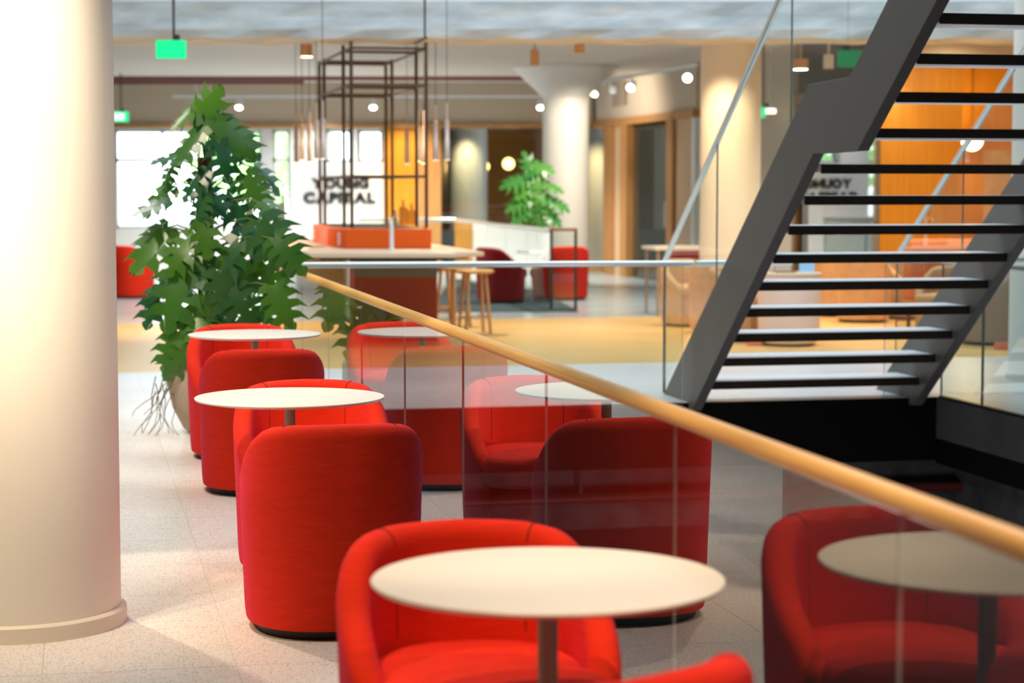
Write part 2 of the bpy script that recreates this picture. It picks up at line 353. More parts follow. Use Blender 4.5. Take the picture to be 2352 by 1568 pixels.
structure('trim_5', MB().box(-8, 9, 22.4, 23.2, 3.20, 3.40), M['lampwhite'], 'pale blue duct behind the concrete beam', grid=False)
structure('sky_block_roof', MB().box(-14, 17, -7, 26, 9.0, 9.2), M['slab'], 'unseen roof added high above the stairwell to shut out the sky')  # unseen lid, added so the open sky does not flood the well
m_ = MB(); m_.box(-14.2, -14, -7, 26, CEIL, 9.2); m_.box(17, 17.2, -7, 26, CEIL, 9.2); m_.box(-14, 17, -7.2, -7, CEIL, 9.2); m_.box(-14, 17, 26, 26.2, CEIL + .3, 9.2)
structure('sky_block_walls', m_, M['wall'], 'unseen upper walls added around the atrium to shut out the sky')  # unseen, added with the roof to hold back the sky
m_ = MB(); m_.box(-15.2, -15, -9, 41, -4, 9.4); m_.box(26, 26.2, -9, 25, -4, 9.4); m_.box(-15, 26, -9.2, -9, -4, 9.4); m_.box(1.7, 30, 46, 46.2, -4, 4)
structure('sky_block_outer', m_, M['dark'], 'unseen dark outer walls added to stop sky light leaking in', grid=False)  # unseen box around everything, added against sky light leaks
# walls
structure('wall_left', MB().box(-9.6, -9.4, -6, 41, 0, CEIL), M['wall'], 'unseen beige wall closing the left of the hall', grid=False)  # unseen, added to keep sky light from entering on the left
structure('wall_back', MB().box(-10, 14, -6.2, -6, 0, CEIL), M['amber_dark'], 'unseen dark brown wall behind the camera', grid=False)  # unseen; colour darkened to cut bounce onto the chair backs
structure('wall_far', MB().box(-9.6, 1.45, 37, 37.3, 2.66, CEIL), M['bulkhead'], 'taupe bulkhead above the shopfronts', grid=False)
structure('trim_6', MB().box(-9.6, 1.45, 36.93, 37.35, 2.59, 2.66), M['trim'], 'oak strip under the taupe bulkhead', grid=False)
def X(px, y): return at(px, 432, y)[0]
def Z(py, y): return at(1176, py, y)[2]
# glazed room on the far left: back wall pierced by windows
YB = 37.05
m_ = MB()
for a, b_, z0, z1 in ((-9.6, X(262, YB), 0, 2.60), (X(262, YB), X(600, YB), 0, .78), (X(600, YB), X(626, YB), 0, 2.60), (X(626, YB), X(666, YB), 0, .78), (X(262, YB), X(600, YB), 2.56, 2.60), (X(626, YB), X(666, YB), 2.56, 2.60),
                      (X(666, YB), X(750, YB), 0, 2.60), (X(750, YB), X(806, YB), 0, 1.98), (X(806, YB), X(822, YB), 0, 2.60), (X(822, YB), X(880, YB), 0, 1.98), (X(880, YB), X(882, YB), 0, 2.60), (X(750, YB), X(806, YB), 2.56, 2.60), (X(822, YB), X(880, YB), 2.56, 2.60)):
    m_.box(a, b_, YB, YB + .25, z0, z1)
structure('wall_window_side', m_, M['wall_white'], 'white wall with bright windows behind the plant and the kiosk', grid=False)
wn = 0
for a, b_, z0, posts in ((262, 600, .78, (372, 486)), (626, 666, .78, ()), (750, 806, 1.98, ()), (822, 880, 1.98, ())):
    wn += 1; x0, x1 = X(a, YB), X(b_, YB); f = MB(); fw = .05
    f.box(x0, x0 + fw, YB + .08, YB + .16, z0, 2.56); f.box(x1 - fw, x1, YB + .08, YB + .16, z0, 2.56); f.box(x0, x1, YB + .08, YB + .16, z0, z0 + fw); f.box(x0, x1, YB + .08, YB + .16, 2.51, 2.56)
    if z0 < 1: f.box(x0, x1, YB + .08, YB + .16, 1.98, 2.05)
    for p in posts: f.box(X(p, YB) - .025, X(p, YB) + .025, YB + .08, YB + .16, z0, 2.56)
    o = structure('window_%d' % wn, f, M['frame'], ('wide bright window behind the tall plant', 'narrow bright window right of the plant', 'small bright window above the lettering', 'small square window at the right end of the white wall')[wn - 1], grid=False)
    cuts = [x0] + [X(p, YB) for p in posts] + [x1]
    for c0, c1 in zip(cuts, cuts[1:]):
        for za, zb in (((z0, 1.98), (2.05, 2.56)) if z0 < 1 else ((z0, 2.56),)):
            build('pane', MB().box(c0 + .02, c1 - .02, YB + .115, YB + .125, za, zb), M['window_glass'], o)
# amber partition, posts and dark shopfront at the middle of the far wall
structure('wall_partition', MB().box(X(882, 37), X(958, 37), 37, 37.2, 0, 2.59), M['amber'], 'amber wood partition behind the kiosk', grid=False)
structure('wall_partition_post', MB().box(X(958, 37), X(1003, 37), 36.95, 37.25, 0, 2.59), M['trim'], 'pale wood post beside the dark shopfront', grid=False)
xa, xb = X(1003, 37), X(1400, 37)
o = structure('window_5', MB().box(xa, xa + .08, 36.95, 37.2, 0, 2.59).box(X(1345, 37), X(1352, 37), 36.95, 37.2, 0, 2.59).box(xa, xb, 36.95, 37.2, 0, .12), M['trim'], 'dark shopfront with glowing globe lamps inside', grid=False)
build('pane', MB().box(xa + .08, X(1180, 37), 37.05, 37.06, .12, 2.59), M['glass'], o); build('pane', MB().box(X(1181, 37), X(1345, 37), 37.05, 37.06, .12, 2.59), M['glass'], o)
m_ = MB(); m_.box(xa - .1, xa, 37.3, 45, 0, 2.8); m_.box(xa, 9, 37.3, 45, 2.75, 2.9); m_.box(xa, X(1108, 44.8), 44.8, 45, 0, 2.75)
structure('wall_dark_room', m_, M['dark'], 'dark walls of the room behind the shopfront', grid=False)
structure('wall_walnut', MB().box(X(1108, 44.8), 9, 44.6, 44.8, 0, 2.75), M['amber_dark'], 'walnut wall behind the globe lamps', grid=False)
structure('baseboard_far', MB().box(xa, X(1345, 37), 37.4, 37.6, 0, .75), M['carpet'], 'low dark bench along the shopfront', grid=False)
# right wall along the columns
WX = 9.2
def gyp(px, gx=WX): return ongx(px, 432, gx)[1]
m_ = MB(); ya, yz = gyp(1598), gyp(1352)
m_.box(WX, WX + .2, ya, yz, 2.70, CEIL); structure('wall_right', m_, M['wall'], 'light bulkhead above the dark doorway')
structure('trim_7', MB().box(WX - .05, WX + .22, ya, yz, 2.58, 2.70), M['trim'], 'oak beam over the dark doorway')
m_ = MB()
for p0, p1 in ((1412, 1432), (1552, 1590)): m_.box(WX, WX + .2, gyp(p1), gyp(p0), 0, 2.58)
structure('wall_right_panels', m_, mat('tan_panel', (.60, .42, .27), .7), 'tan panels either side of the dark doorway')
m_ = MB()
for p0, p1 in ((1393, 1412), (1432, 1446), (1538, 1552)): m_.box(WX - .06, WX + .2, gyp(p1), gyp(p0), 0, 2.58)
structure('trim_8', m_, M['trim'], 'oak posts framing the dark doorway')
structure('trim_9', MB().box(WX - .02, WX + .2, gyp(1598), gyp(1590), 0, 2.58), M['lampwhite'], 'pale strip at the end of the panelled wall')
d_ = structure('door_1', MB().box(WX + .08, WX + .12, gyp(1538), gyp(1446), 0, 2.55), M['dark'], 'dark glazed doorway between oak posts')
build('door_glass', MB().box(WX + .05, WX + .06, gyp(1538), gyp(1446), .02, 2.53), M['stair_glass'], d_)
build('door_handle', MB().tube([(WX + .02, gyp(1525), .9), (WX + .02, gyp(1525), 1.3)], .015), M['steel'], d_)
structure('wall_shop_back', MB().box(WX + .2, WX + .3, gyp(1598), gyp(1402), 0, CEIL), M['dark'], 'dark wall behind the doorway')
MX = 9.36
structure('wall_recess', MB().box(MX, MX + .2, gyp(1832, MX), gyp(1598) - .01, 0, CEIL), M['wall'], 'beige wall right of the tan column')
ym0, ym1 = gyp(2020, MX), gyp(1836, MX)
o = structure('window_6', MB().box(MX - .05, MX + .1, ym1, ym1 + .14, 0, 2.75).box(MX - .05, MX + .1, ym0, ym1, 2.6, 2.75), M['amber_dark'], 'dark glass wall seen between the stair treads')
build('pane', MB().box(MX, MX + .012, ym0, ym1, 0, 2.6), M['glass_mirror'], o)
structure('mirror_backing', MB().box(MX + .5, MX + .6, ym0 + .21, ym1 + .3, 0, CEIL).box(MX, MX + .5, ym0 + .21, ym1 + .3, 2.75, CEIL), M['dark'], 'dark backing added behind the glass to make it mirror')  # dark sheet added so that the glass in front shows reflections
structure('wall_amber', MB().box(MX, 10.2, ym0, ym0 + .2, 0, CEIL - .35).box(10.2, 10.4, ym0, ym0 + 1.2, 0, CEIL - .35), M['amber'], 'amber wood wall behind the stair')
structure('wall_amber_recess', MB().box(10.4, 12.8, ym0 + 1.2, ym0 + 1.4, 0, CEIL), M['amber'], 'amber recess with a globe lamp behind the stair')
structure('wall_lounge', MB().box(10.50, 12.9, ym0 - .6, ym0 - .4, 0, 1.95), M['beige'], 'beige panel standing in for reflecting glass, right of the amber recess')  # plain panel; the glass reflections are put into its beige colour
structure('trim_10', MB().box(MX, 12.9, ym0 - .7, ym0 + .3, CEIL - .35, CEIL - .05), M['ceiling'], 'soffit over the amber wall')
structure('wall_right_near', MB().box(13.0, 13.2, -6, 27, 0, CEIL), M['wall'], 'unseen beige wall added on the far right to keep sky light out')  # unseen, added to close a sky leak on the right

# ------------------------------------------------------------------ columns
def column(gx, gy, label, r=.345, m='column', capital=False, base=True):
    o = thing('column', label, 'column', (*G(gx, gy), 0), 0)
    if capital:
        build('shaft', MB().lathe([(r, 0), (r, 2.93)], 48, cap=False), M[m], o, True)
        build('capital', MB().lathe([(r, 2.90), (r + .02, 2.95), (.84, 3.37), (.84, 3.41)], 48, cap=False), M['concrete' if False else 'column'], o, True)
    else: build('shaft', MB().lathe([(r, 0), (r, CEIL + .03)], 64, cap=False), M[m], o, True)
    if base: build('base_ring', MB().lathe([(r + .020, 0), (r + .020, .052), (r + .012, .060), (r, .060)], 64, cap=False), M['plinth'], o, True)
    return o
column(-.205, 7.25, 'large round white column in front, cut by the left edge of the photo')
column(7.54, 31.3, 'round white column with a flared top beside the far leafy plant', .36, capital=True)
column(7.36, 22.5, 'tan lit round column behind the stair handrail', m='column')
column(7.56, 14.9, 'pale round column at the right edge behind the stair')
column(7.25, 37.9, 'round column inside the dark shopfront', r=.36, base=False)
column(9.97, 38.7, 'yellow lit column behind the shopfront at the flared column', r=.36, base=False)

# ------------------------------------------------------------------ tub chairs
def spow(v, e): return math.copysign(abs(v) ** e, v)
HN = [(0, .729), (30, .725), (50, .713), (58, .699), (66, .675), (78, .625), (90, .56), (104, .50), (118, .435), (126, .40)]
def hgt(d):
    d = abs(d)
    for (a, h0), (b, h1) in zip(HN, HN[1:]):
        if d <= b: t = (d - a) / (b - a); return h0 + (h1 - h0) * t
    return HN[-1][1]
A_, B_, NE = .317, .335, 2.35
def plan(deg, k=1.0):                       # superellipse, 0 deg = middle of the back (+y)
    a = radians(deg); return (A_ * k * spow(sin(a), 2 / NE), B_ * k * spow(cos(a), 2 / NE))
def taper(z): return .935 + .065 * min(1, max(0, z / .62)) - (.03 * (1 - z / .09) ** 2 if z < .09 else 0)
def shell_bm():
    mb = MB(); T = .078; NPH = 56; tip = 122; rows = []
    def section(deg, tk):                    # closed loop: outer up, rim, inner down
        h = hgt(deg); loop = []; mid = 1 - T / A_ / 2; half = T / A_ / 2 * tk
        for z in (.035, .06, .09, .14, .22, .32, .44):
            zz = .035 + (min(z, h - .05) - .035); loop.append((mid + half, zz))
        loop.append((mid + half, h - .045))
        for k in range(1, 8):
            a = pi * k / 8; loop.append((mid + half * cos(a), h - .045 + .045 * sin(a)))
        loop.append((mid - half, h - .045)); loop.append((mid - half, .30)); loop.append((mid - half, .05))
        return [(*[c * taper(z) for c in plan(deg, k)], z) for k, z in loop]
    for k in range(5, 0, -1):
        a = pi / 2 * k / 5; rows.append(section(-tip - 5.5 * sin(a), max(.02, cos(a))))
    for i in range(NPH + 1): rows.append(section(-tip + 2 * tip * i / NPH, 1))
    for k in range(1, 6):
        a = pi / 2 * k / 5; rows.append(section(tip + 5.5 * sin(a), max(.02, cos(a))))
    R = mb.grid(rows, True); mb.b.faces.new(R[0]); mb.b.faces.new(R[-1]); mb.fix(); return mb
def seat_bm():
    mb = MB(); n = 64; rows = []
    def rad(deg):                            # fits inside the shell, widens in front of it
        d = abs(((deg + 180) % 360) - 180)
        t = min(1, max(0, (d - 104) / 22)); t = t * t * (3 - 2 * t); return .75 + t * (.985 - .75)
    def ring(k, z): return [(*plan(360 * i / n, rad(360 * i / n) * k), z) for i in range(n)]
    for k, z in ((.90, .325), (.97, .335), (1, .36), (1.0, .40), (.985, .425), (.95, .443), (.88, .453), (.6, .461), (.25, .464)): rows.append(ring(k, z))
    R = mb.grid(rows, True); mb.b.faces.new(R[0][::-1]); mb.b.faces.new(R[-1]); mb.fix(); return mb
def drum_bm(k, z0, z1):
    mb = MB(); n = 64; R = mb.grid([[(*plan(360 * i / n, kk), z) for i in range(n)] for kk, z in ((k * .97, z0), (k, z0 + .03), (k * 1.02, z1))], True)
    mb.b.faces.new(R[0][::-1]); mb.b.faces.new(R[-1]); mb.fix(); return mb
def seam_bm(deg):
    mb = MB(); pts = []; T = .078; h = hgt(deg); mid = 1 - T / A_ / 2; half = T / A_ / 2
    for z in (.47, .52, .58, .63): 
        if z < h - .05: pts.append((*[c * taper(z) for c in plan(deg, mid - half)], z))
    for k in range(7, 2, -1):
        a = pi * k / 8; z = h - .045 + .045 * sin(a); pts.append((*[c * taper(z) for c in plan(deg, mid + half * cos(a))], z))
    mb.tube(pts, .0022, 6); return mb
def make_chair(name, label, m, loc, rz, group, seams=True):
    t = thing(name, label, 'chair', loc, rz, group)
    build('shell', shell_bm(), m, t, True); build('seat_cushion', seat_bm(), m, t, True); build('base', drum_bm(.89, .035, .325), m, t, True)
    build('plinth', drum_bm(.85, 0, .04), M['black'], t, True)
    if seams:
        build('seam', seam_bm(37), M['seam'], t); build('seam', seam_bm(-37), M['seam'], t)
    return t
GR = 'red tub chairs along the railing'
TG = 'white round café tables along the railing'
def loc(gx, gy): return (*G(gx, gy), 0)
c0 = make_chair('tub_chair', 'red tub chair seen from behind at the middle white table, its dark back towards us', M['red'], loc(.855, 7.02), TH + pi, GR)
dup(c0, loc(.87, 4.43), TH, 'bright red tub chair behind the nearest white table, seat facing us', GR)
dup(c0, loc(.80, 3.40), TH + radians(208), 'red tub chair of which only a rounded back corner shows at the bottom edge', GR)
dup(c0, loc(.915, 8.07), TH, 'red tub chair facing us behind the middle white table', GR)
dup(c0, loc(.905, 10.28), TH + pi, 'red tub chair seen from behind at the farthest white table', GR)
dup(c0, loc(.92, 11.60), TH, 'red tub chair facing us beside the plant pot, behind the farthest white table', GR)
def far(px, py): x, y, _ = on(px, py, 0); return (x, y + .3, 0)
g2 = 'red tub chairs at the back of the hall'
dup(c0, far(1300, 690), pi + .15, 'red tub chair far off, right of the framed glass end panel', g2)
x, y, _ = at(300, 600, 28.3); dup(c0, (x, y, 0), 2.6, 'red tub chair far off on the left, partly behind the column and the plant', g2)
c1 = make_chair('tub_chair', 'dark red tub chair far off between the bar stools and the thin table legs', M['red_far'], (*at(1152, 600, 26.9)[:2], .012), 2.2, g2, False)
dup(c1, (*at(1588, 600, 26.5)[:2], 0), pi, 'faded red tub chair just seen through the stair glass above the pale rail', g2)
g3 = 'tan tub chairs in the lounge behind the stair'
b0_ = make_chair('tub_chair', 'tan tub chair left of the charcoal stair stringer, seat turned towards us', M['beige'], far(1592, 752), .55, g3, False)
dup(b0_, far(1660, 766), 2.5, 'tan tub chair half hidden by the stair stringer, its back to us', g3)
dup(b0_, far(1712, 786), 1.1, 'tan tub chair just left of the cream drum table', g3)
dup(b0_, far(1992, 742), pi - .2, 'tan tub chair seen from behind, right of the cream drum table', g3)
dup(b0_, far(1925, 728), 2.2, 'tan tub chair between the cream drum table and the one seen from behind', g3)
dup(b0_, far(2098, 735), .75, 'olive tan tub chair behind the glass right of the lounge', g3)
dup(b0_, far(2190, 784), -.6, 'tan tub chair nearest the right stair stringer', g3)
b1 = make_chair('tub_chair', 'brown grey tub chair under the right stair stringer', M['brown'], far(2296, 795), -1.8, g3, False)

# ------------------------------------------------------------------ tables
def make_table(label, l):
    t = thing('cafe_table', label, 'table', l, 0, TG)
    build('tabletop', MB().lathe([(.318, .727), (.345, .732), (.350, .737), (.350, .740), (.348, .742)], 96), M['white'], t, True)
    build('stem', MB().lathe([(.020, .012), (.020, .722), (.06, .724), (.06, .729)], 24), M['taupe'], t, True)
    build('base_plate', MB().lathe([(.155, 0), (.16, .006), (.15, .013), (.03, .018)], 48), M['taupe'], t, True); return t
t0 = make_table('largest and nearest white round café table, at the bottom of the photo', loc(.905, 3.90))
dup(t0, loc(.769, 7.54), 0, 'white round café table in the middle of the row, above the dark chair back', TG)
dup(t0, loc(.924, 10.85), 0, 'white round café table farthest along the row, beside the plant', TG)

# ------------------------------------------------------------------ railing with the oak handrail
RX = 1.378
rail = thing('glass_railing', 'long glass railing with an oak handrail beside the red chairs', 'railing', (*G(RX, 0), 0), TH)
joints = [-.79 + 1.35 * k for k in range(0, 12)]; joints = [j for j in joints if j < 14.1]
def panel(x0, x1, y0, y1, z0, z1, parent, name='glass_panel'):
    mb = MB(); mb.box(x0, x1, y0, y1, z0, z1); thin_x = (x1 - x0) < (y1 - y0)
    for f in mb.b.faces:
        n = f.normal if f.normal.length else f.calc_center_median(); f.normal_update(); n = f.normal
        if abs(n.x if thin_x else n.y) < .5: f.material_index = 1
    return build(name, mb, [M['glass'], M['edge']], parent)
for a, b in zip(joints, joints[1:]): panel(-.004, .004, a + .0015, b - .0015, -.28, .965, rail)
hp = [(0, -1.5 + .4 * i, .977) for i in range(39)]; hp.append((0, 13.98, .977))
build('handrail', MB().tube(hp, .0225, 20), M['wood_rail'], rail, True)
build('base_channel', MB().box(-.022, .0, -1.5, 13.85, -.30, -.003), M['shoe'], rail)
# far side of the well
fr = thing('glass_railing', 'glass railing with a pale metal handrail across the far side of the well', 'railing', (*G(RX, 13.985), 0), TH - .085)
for a, b in ((.06, 1.38), (1.39, 2.79)): panel(a, b, -.008, .008, -.02, .965, fr)
build('handrail', MB().tube([(.0, 0, .985), (2.86, 0, .985)], .021, 16), M['steel'], fr, True)
build('handrail', MB().tube([(2.885, .03, .985), (3.6, .12, .985)], .021, 16), M['steel'], fr, True)
rr = thing('glass_railing', 'glass railing with a pale rail seen behind the lower right of the stair', 'railing', (*G(5.76, 13.98), 0), TH)
panel(0, 1.4, -.008, .008, .0, .965, rr); build('handrail', MB().tube([(-.01, 0, .985), (1.4, 0, .985)], .021, 16), M['steel'], rr, True)
sr = thing('glass_railing', 'glass railing standing on the black fascia right of the stair', 'railing', (*G(VX1 + .03, 0), 0), TH)
for a, b in ((13.12, 13.8), (11.76, 13.11), (10.4, 11.75)): panel(-.008, .008, a, b, -.02, .965, sr)
build('handrail', MB().tube([(0, 10.4, .985), (0, 13.8, .985)], .021, 16), M['steel'], sr, True); build('base_channel', MB().box(-.018, .018, 10.4, 13.8, -.02, .012), M['shoe'], sr)

# ------------------------------------------------------------------ stair
SX0, SX1, SY0 = 4.30, 5.88, 13.63            # inner faces of the stringers and nosing of the first tread
RISE, GO = .186, .2755
st = thing('staircase', 'open charcoal steel staircase rising towards us on the right', 'staircase', (*G(SX0, SY0), 0), TH)
def stringer_pts():                          # (y, z) relative to SY0; slope with a level kink at the landing
    k0 = ongx(1855, 194, 4.22); k1 = ongx(1949, 177, 4.22); l0 = ongx(1865, 353, 4.22); l1 = ongx(1966, 346, 4.22)
    tb = ongx(1525, 900, 4.22); lb = ongx(1600, 917, 4.22); tu = ongx(2036, 0, 4.22); lu = ongx(2149, 0, 4.22)
    def ext(a, b, k): return (a[1] + (b[1] - a[1]) * k - SY0, a[2] + (b[2] - a[2]) * k)
    P = lambda v: (v[1] - SY0, v[2])
    return [ext(k0, tb, 1.04), P(k0), P(k1), ext(k1, tu, 2.3), ext(l1, lu, 2.3), P(l1), P(l0), ext(l0, lb, 1.055)]
sp_ = stringer_pts()
build('stringer', MB().side(sp_, -.075, -.004), M['stair'], st, bevel=.003); build('stringer', MB().side(sp_, SX1 - SX0 + .004, SX1 - SX0 + .075), M['stair'], st, bevel=.003)
tr_m = strip_m = None; W_ = SX1 - SX0
for i in range(1, 17):
    z = .163 + RISE * (i - 1); y = -GO * (i - 1)
    if i >= 10: y -= .56
    if i == 10:
        ld = build('landing', MB().box(.0, W_, .012, .86, -.045, 0), M['tread'], st, loc=(0, y, z)); build('front_strip', MB().box(.0, W_, -.004, .012, -.052, -.001), M['stair_dark'], ld); continue
    if tr_m is None:
        tr_m = MB().box(0, W_, .012, .40, -.048, 0).mesh('tread', M['tread']); strip_m = MB().box(0, W_, -.004, .012, -.056, -.001).mesh('front_strip', M['stair_dark'])  # thin dark strip across the front edge of each tread
    tr = link('tread', tr_m, st, (0, y, z)); link('front_strip', strip_m, tr)
LX = -.045                                   # the glass stands in the middle of each stringer
pa, pb = ongx(1527, 600, SX0 + LX), ongx(1790, 0, SX0 + LX)
def hz(gy): return pa[2] + (pb[2] - pa[2]) * (pa[1] - gy) / (pa[1] - pb[1])
pc, pd = ongx(2075, 565, SX1 + .04), ongx(2300, 200, SX1 + .04)
def hr(gy): return pc[2] + (pd[2] - pc[2]) * (pc[1] - gy) / (pc[1] - pd[1])
def glasspoly(x, y0, y1, off0, off1, h):     # y0 is the lower, farther end
    mb = MB(); mb.side([(y0 - SY0, h(y0) + off0), (y0 - SY0, h(y0) - .02), (y1 - SY0, h(y1) - .02), (y1 - SY0, h(y1) + off1)], x, x + .012)
    for f in mb.b.faces:
        f.normal_update()
        if abs(f.normal.y) > .95: f.material_index = 1
    return mb
j1, j2 = ongx(1648, 330, SX0 + LX)[1], ongx(1818, 150, SX0 + LX)[1]; j3 = 13.02
for a, b, o0, o1 in ((pa[1] - .02, j1, -.9, -.95), (j1 - .004, j2, -.95, -.95), (j2 - .004, 10.3, -1.0, -1.62)): build('glass_panel', glasspoly(LX - .006, a, b, o0, o1, hz), [M['stair_glass'], M['edge']], st)
RXs = W_ + .04
for a, b, o0, o1 in ((14.15, j3, -.9, -.9), (j3 - .004, 11.3, -.9, -1.0), (11.296, 10.3, -1.0, -1.3)): build('glass_panel', glasspoly(RXs - .006, a, b, o0, o1, hr), [M['glass'], M['edge']], st)
build('handrail', MB().tube([(LX, pa[1] - SY0, hz(pa[1])), (LX, 9.6 - SY0, hz(9.6))], .021, 16), M['steel'], st, True)
build('handrail', MB().tube([(RXs, pc[1] + .06 - SY0, hr(pc[1] + .06)), (RXs, 9.6 - SY0, hr(9.6))], .021, 16), M['steel'], st, True)
build('post', MB().tube([(LX, pa[1] - SY0, .0), (LX, pa[1] - SY0, hz(pa[1]))], .010, 10), M['joint'], st, True)

# ------------------------------------------------------------------ bar kiosk with the bronze tower
KX, KY = -1.5, 21.8
ks = thing('bar_kiosk', 'bar kiosk with pale counter, orange ribbed planter box and tall bronze tube frame', 'bar counter', (KX, KY, 0))
def kp(x, y): return (x - KX, y - KY)
cpoly = [kp(-1.89, 19.1), kp(-.524, 19.1), kp(-.267, 19.6), kp(-1.31, 24.5), kp(-3.12, 24.6), kp(-2.475, 21.7)]
build('counter_top', MB().prism(cpoly, .862, .902), M['counter'], ks, bevel=.004)
build('counter_apron', MB().prism([kp(-1.80, 19.25), kp(-.60, 19.25), kp(-.42, 19.65), kp(-1.38, 24.3), kp(-2.95, 24.4), kp(-2.35, 21.7)], .835, .861), M['black'], ks)
build('front_panel', MB().box(X(812, 20.3) - KX, X(1003, 20.3) - KX, 20.3 - KY, 20.36 - KY, 0, .63), M['kiosk_red'], ks)
build('front_panel', MB().box(X(812, 20.3) - KX, X(1003, 20.3) - KX, 20.28 - KY, 20.40 - KY, .63, .834), M['vent'], ks)
build('base_cabinet', MB().prism([kp(-1.56, 20.41), kp(-.76, 20.41), kp(-1.35, 23.2), kp(-1.85, 23.2)], 0, .834), M['kiosk_red'], ks)
build('side_panel', MB().prism([kp(-2.50, 21.9), kp(-2.40, 21.9), kp(-2.43, 22.02), kp(-2.53, 22.02)], 0, .834), M['orange'], ks)
build('back_cabinet', MB().box(X(690, 24.2) - KX, X(800, 24.2) - KX, 23.6 - KY, 24.2 - KY, 0, .834), M['cream'], ks, bevel=.03)
obox = [(-1.67, 20.62), (-.81, 20.62), (-1.40, 23.4), (-2.275, 23.4), (-1.949, 21.6)]
ob = build('planter_box', MB().prism([kp(*p) for p in obox], .903, 1.105), M['orange'], ks, bevel=.008)
build('dark_hollow', MB().prism([kp(-1.62, 20.70), kp(-.87, 20.70), kp(-1.43, 23.3), kp(-2.2, 23.3), kp(-1.90, 21.6)], 1.1055, 1.110), M['black'], ob)  # black sheet on the solid box, painted as its dark hollow
rb = MB()
for i in range(27): x = -1.655 + i * .0322; rb.lathe([(.0075, .915), (.0075, 1.09)], 8, x - KX, 20.62 - KY)
for i in range(14):
    t_ = (i + .5) / 14; rb.lathe([(.0075, .915), (.0075, 1.09)], 8, -1.67 - .279 * t_ - KX, 20.62 + .98 * t_ - KY)
r_ = build('ribs', rb, M['orange'], ob); r_['kind'] = 'stuff'
for px, y_, pz in ((785, 20.9, 548), (727, 23.0, 535)):
    x_ = X(px, y_) - KX; build('label_plate', MB().box(x_ - .045, x_ + .005, y_ - .35 - KY if False else y_ - KY - .02, y_ - KY, .93, 1.06), M['pinkcup'], ob)
FR = [21.0, 21.6, 23.25, 23.7]; xs0 = X(894, 21.0); HW = .385
def post(y, s): c = xs0 - .2134 * (y - 21.0); return (c + s * HW * CT - KX, y + s * HW * ST - KY)
tops = [2.965, 2.965, 2.93, 2.93]
for y, tp in zip(FR, tops):
    for s in (-1, 1):
        x_, y_ = post(y, s); build('post', MB().box(x_ - .017, x_ + .017, y_ - .017, y_ + .017, 1.08, tp + .03), M['bronze'], ks)
    for z in (2.93, 2.56, 1.63):
        a, b = post(y, -1), post(y, 1); build('crossbar', MB().tube([(*a, z), (*b, z)], .016, 6), M['bronze'], ks)
for s in (-1, 1):
    for z in (2.93, 2.56, 1.63):
        a, b = post(21.0, s), post(23.7, s); build('side_rail', MB().tube([(*a, z), (*b, z)], .016, 6), M['bronze'], ks)
def tap(px, y, label):
    t = thing('tap', label, 'tap', (X(px, y), y, .902)); build('column', MB().lathe([(.03, 0), (.03, .01), (.022, .015), (.020, .27), (.016, .30)], 16), M['lampwhite'], t, True)
    build('spout', MB().tube([(0, 0, .285), (0, -.06, .30), (0, -.12, .28), (0, -.13, .25)], .010, 8), M['steel'], t, True); build('lever', MB().tube([(0, 0, .30), (.03, .0, .335)], .008, 8), M['steel'], t, True)
tap(899, 20.35, 'slim white tap standing on the counter in front of the orange box')
t = thing('table_lamp', 'small pink table lamp with a glowing top on the left of the counter', 'lamp', (X(698, 21.9), 21.9, .902))
build('body', MB().lathe([(.05, 0), (.05, .01), (.035, .03), (.022, .12)], 20), M['pinkcup'], t, True); build('lamp_shade', MB().sphere((0, 0, .155), .034), M['glow_white'], t, True)
t = thing('plate_dish', 'pale plate lying on the counter beside the orange box', 'plate', (X(728, 21.2), 21.2, .902))
build('dish', MB().lathe([(.06, 0), (.10, .012), (.105, .016), (.06, .008)], 32), M['white'], t, True)
for i, (px, h, lb) in enumerate(((926, .20, 'tall honey coloured wooden board standing in the orange box'), (945, .17, 'shorter wooden board with a hole, rightmost in the orange box'))):
    t = thing('serving_board', lb, 'board', (X(px, 22.4), 22.4, 1.110), .1)
    build('board', MB().prism([(-.045, -.01), (.045, -.01), (.045, .01), (-.045, .01)], 0, h), M['amber'], t, bevel=.006); build('grip', MB().box(-.014, .014, -.009, .009, h, h + .07), M['amber'], t, bevel=.005)
t = thing('pepper_mill', 'turned wooden mill in the orange box left of the boards', 'mill', (X(908, 22.2), 22.2, 1.110))
build('body', MB().lathe([(.028, 0), (.030, .02), (.018, .07), (.026, .12), (.014, .14)], 16), M['stoolwood'], t, True); build('knob', MB().sphere((0, 0, .155), .018, 12), M['stoolwood'], t, True)
def pend(px, y, label, group, zb=1.80, glow='glow_soft'):
    t = thing('pendant_light', label, 'pendant lamp', (X(px, y), y, zb), 0, group)
    build('lamp_tube', MB().lathe([(.030, .004), (.030, .20), (.026, .205), (.026, .40), (.012, .405)], 20), M['pend'], t, True)
    build('upper_tube', MB().lathe([(.011, .40), (.011, .58)], 12), M['pend'], t, True)
    build('diffuser', MB().lathe([(.029, .0), (.029, .006)], 20), M[glow], t); build('cable', MB().lathe([(.0035, .58), (.0035, CEIL - zb)], 6), M['cable'], t)
od = ['leftmost', 'second from left', 'middle', 'second from right', 'rightmost']
for i, (px, y) in enumerate(((681, 23.8), (695, 23.0), (712, 22.2), (728, 21.4), (743, 20.6))):
    pend(px, y, 'pink tube pendant left of the bronze tower, %s of five' % od[i], 'tube pendants left of the tower', 1.80 + (.0, .02, -.01, .01, 0)[i], 'glow_soft')
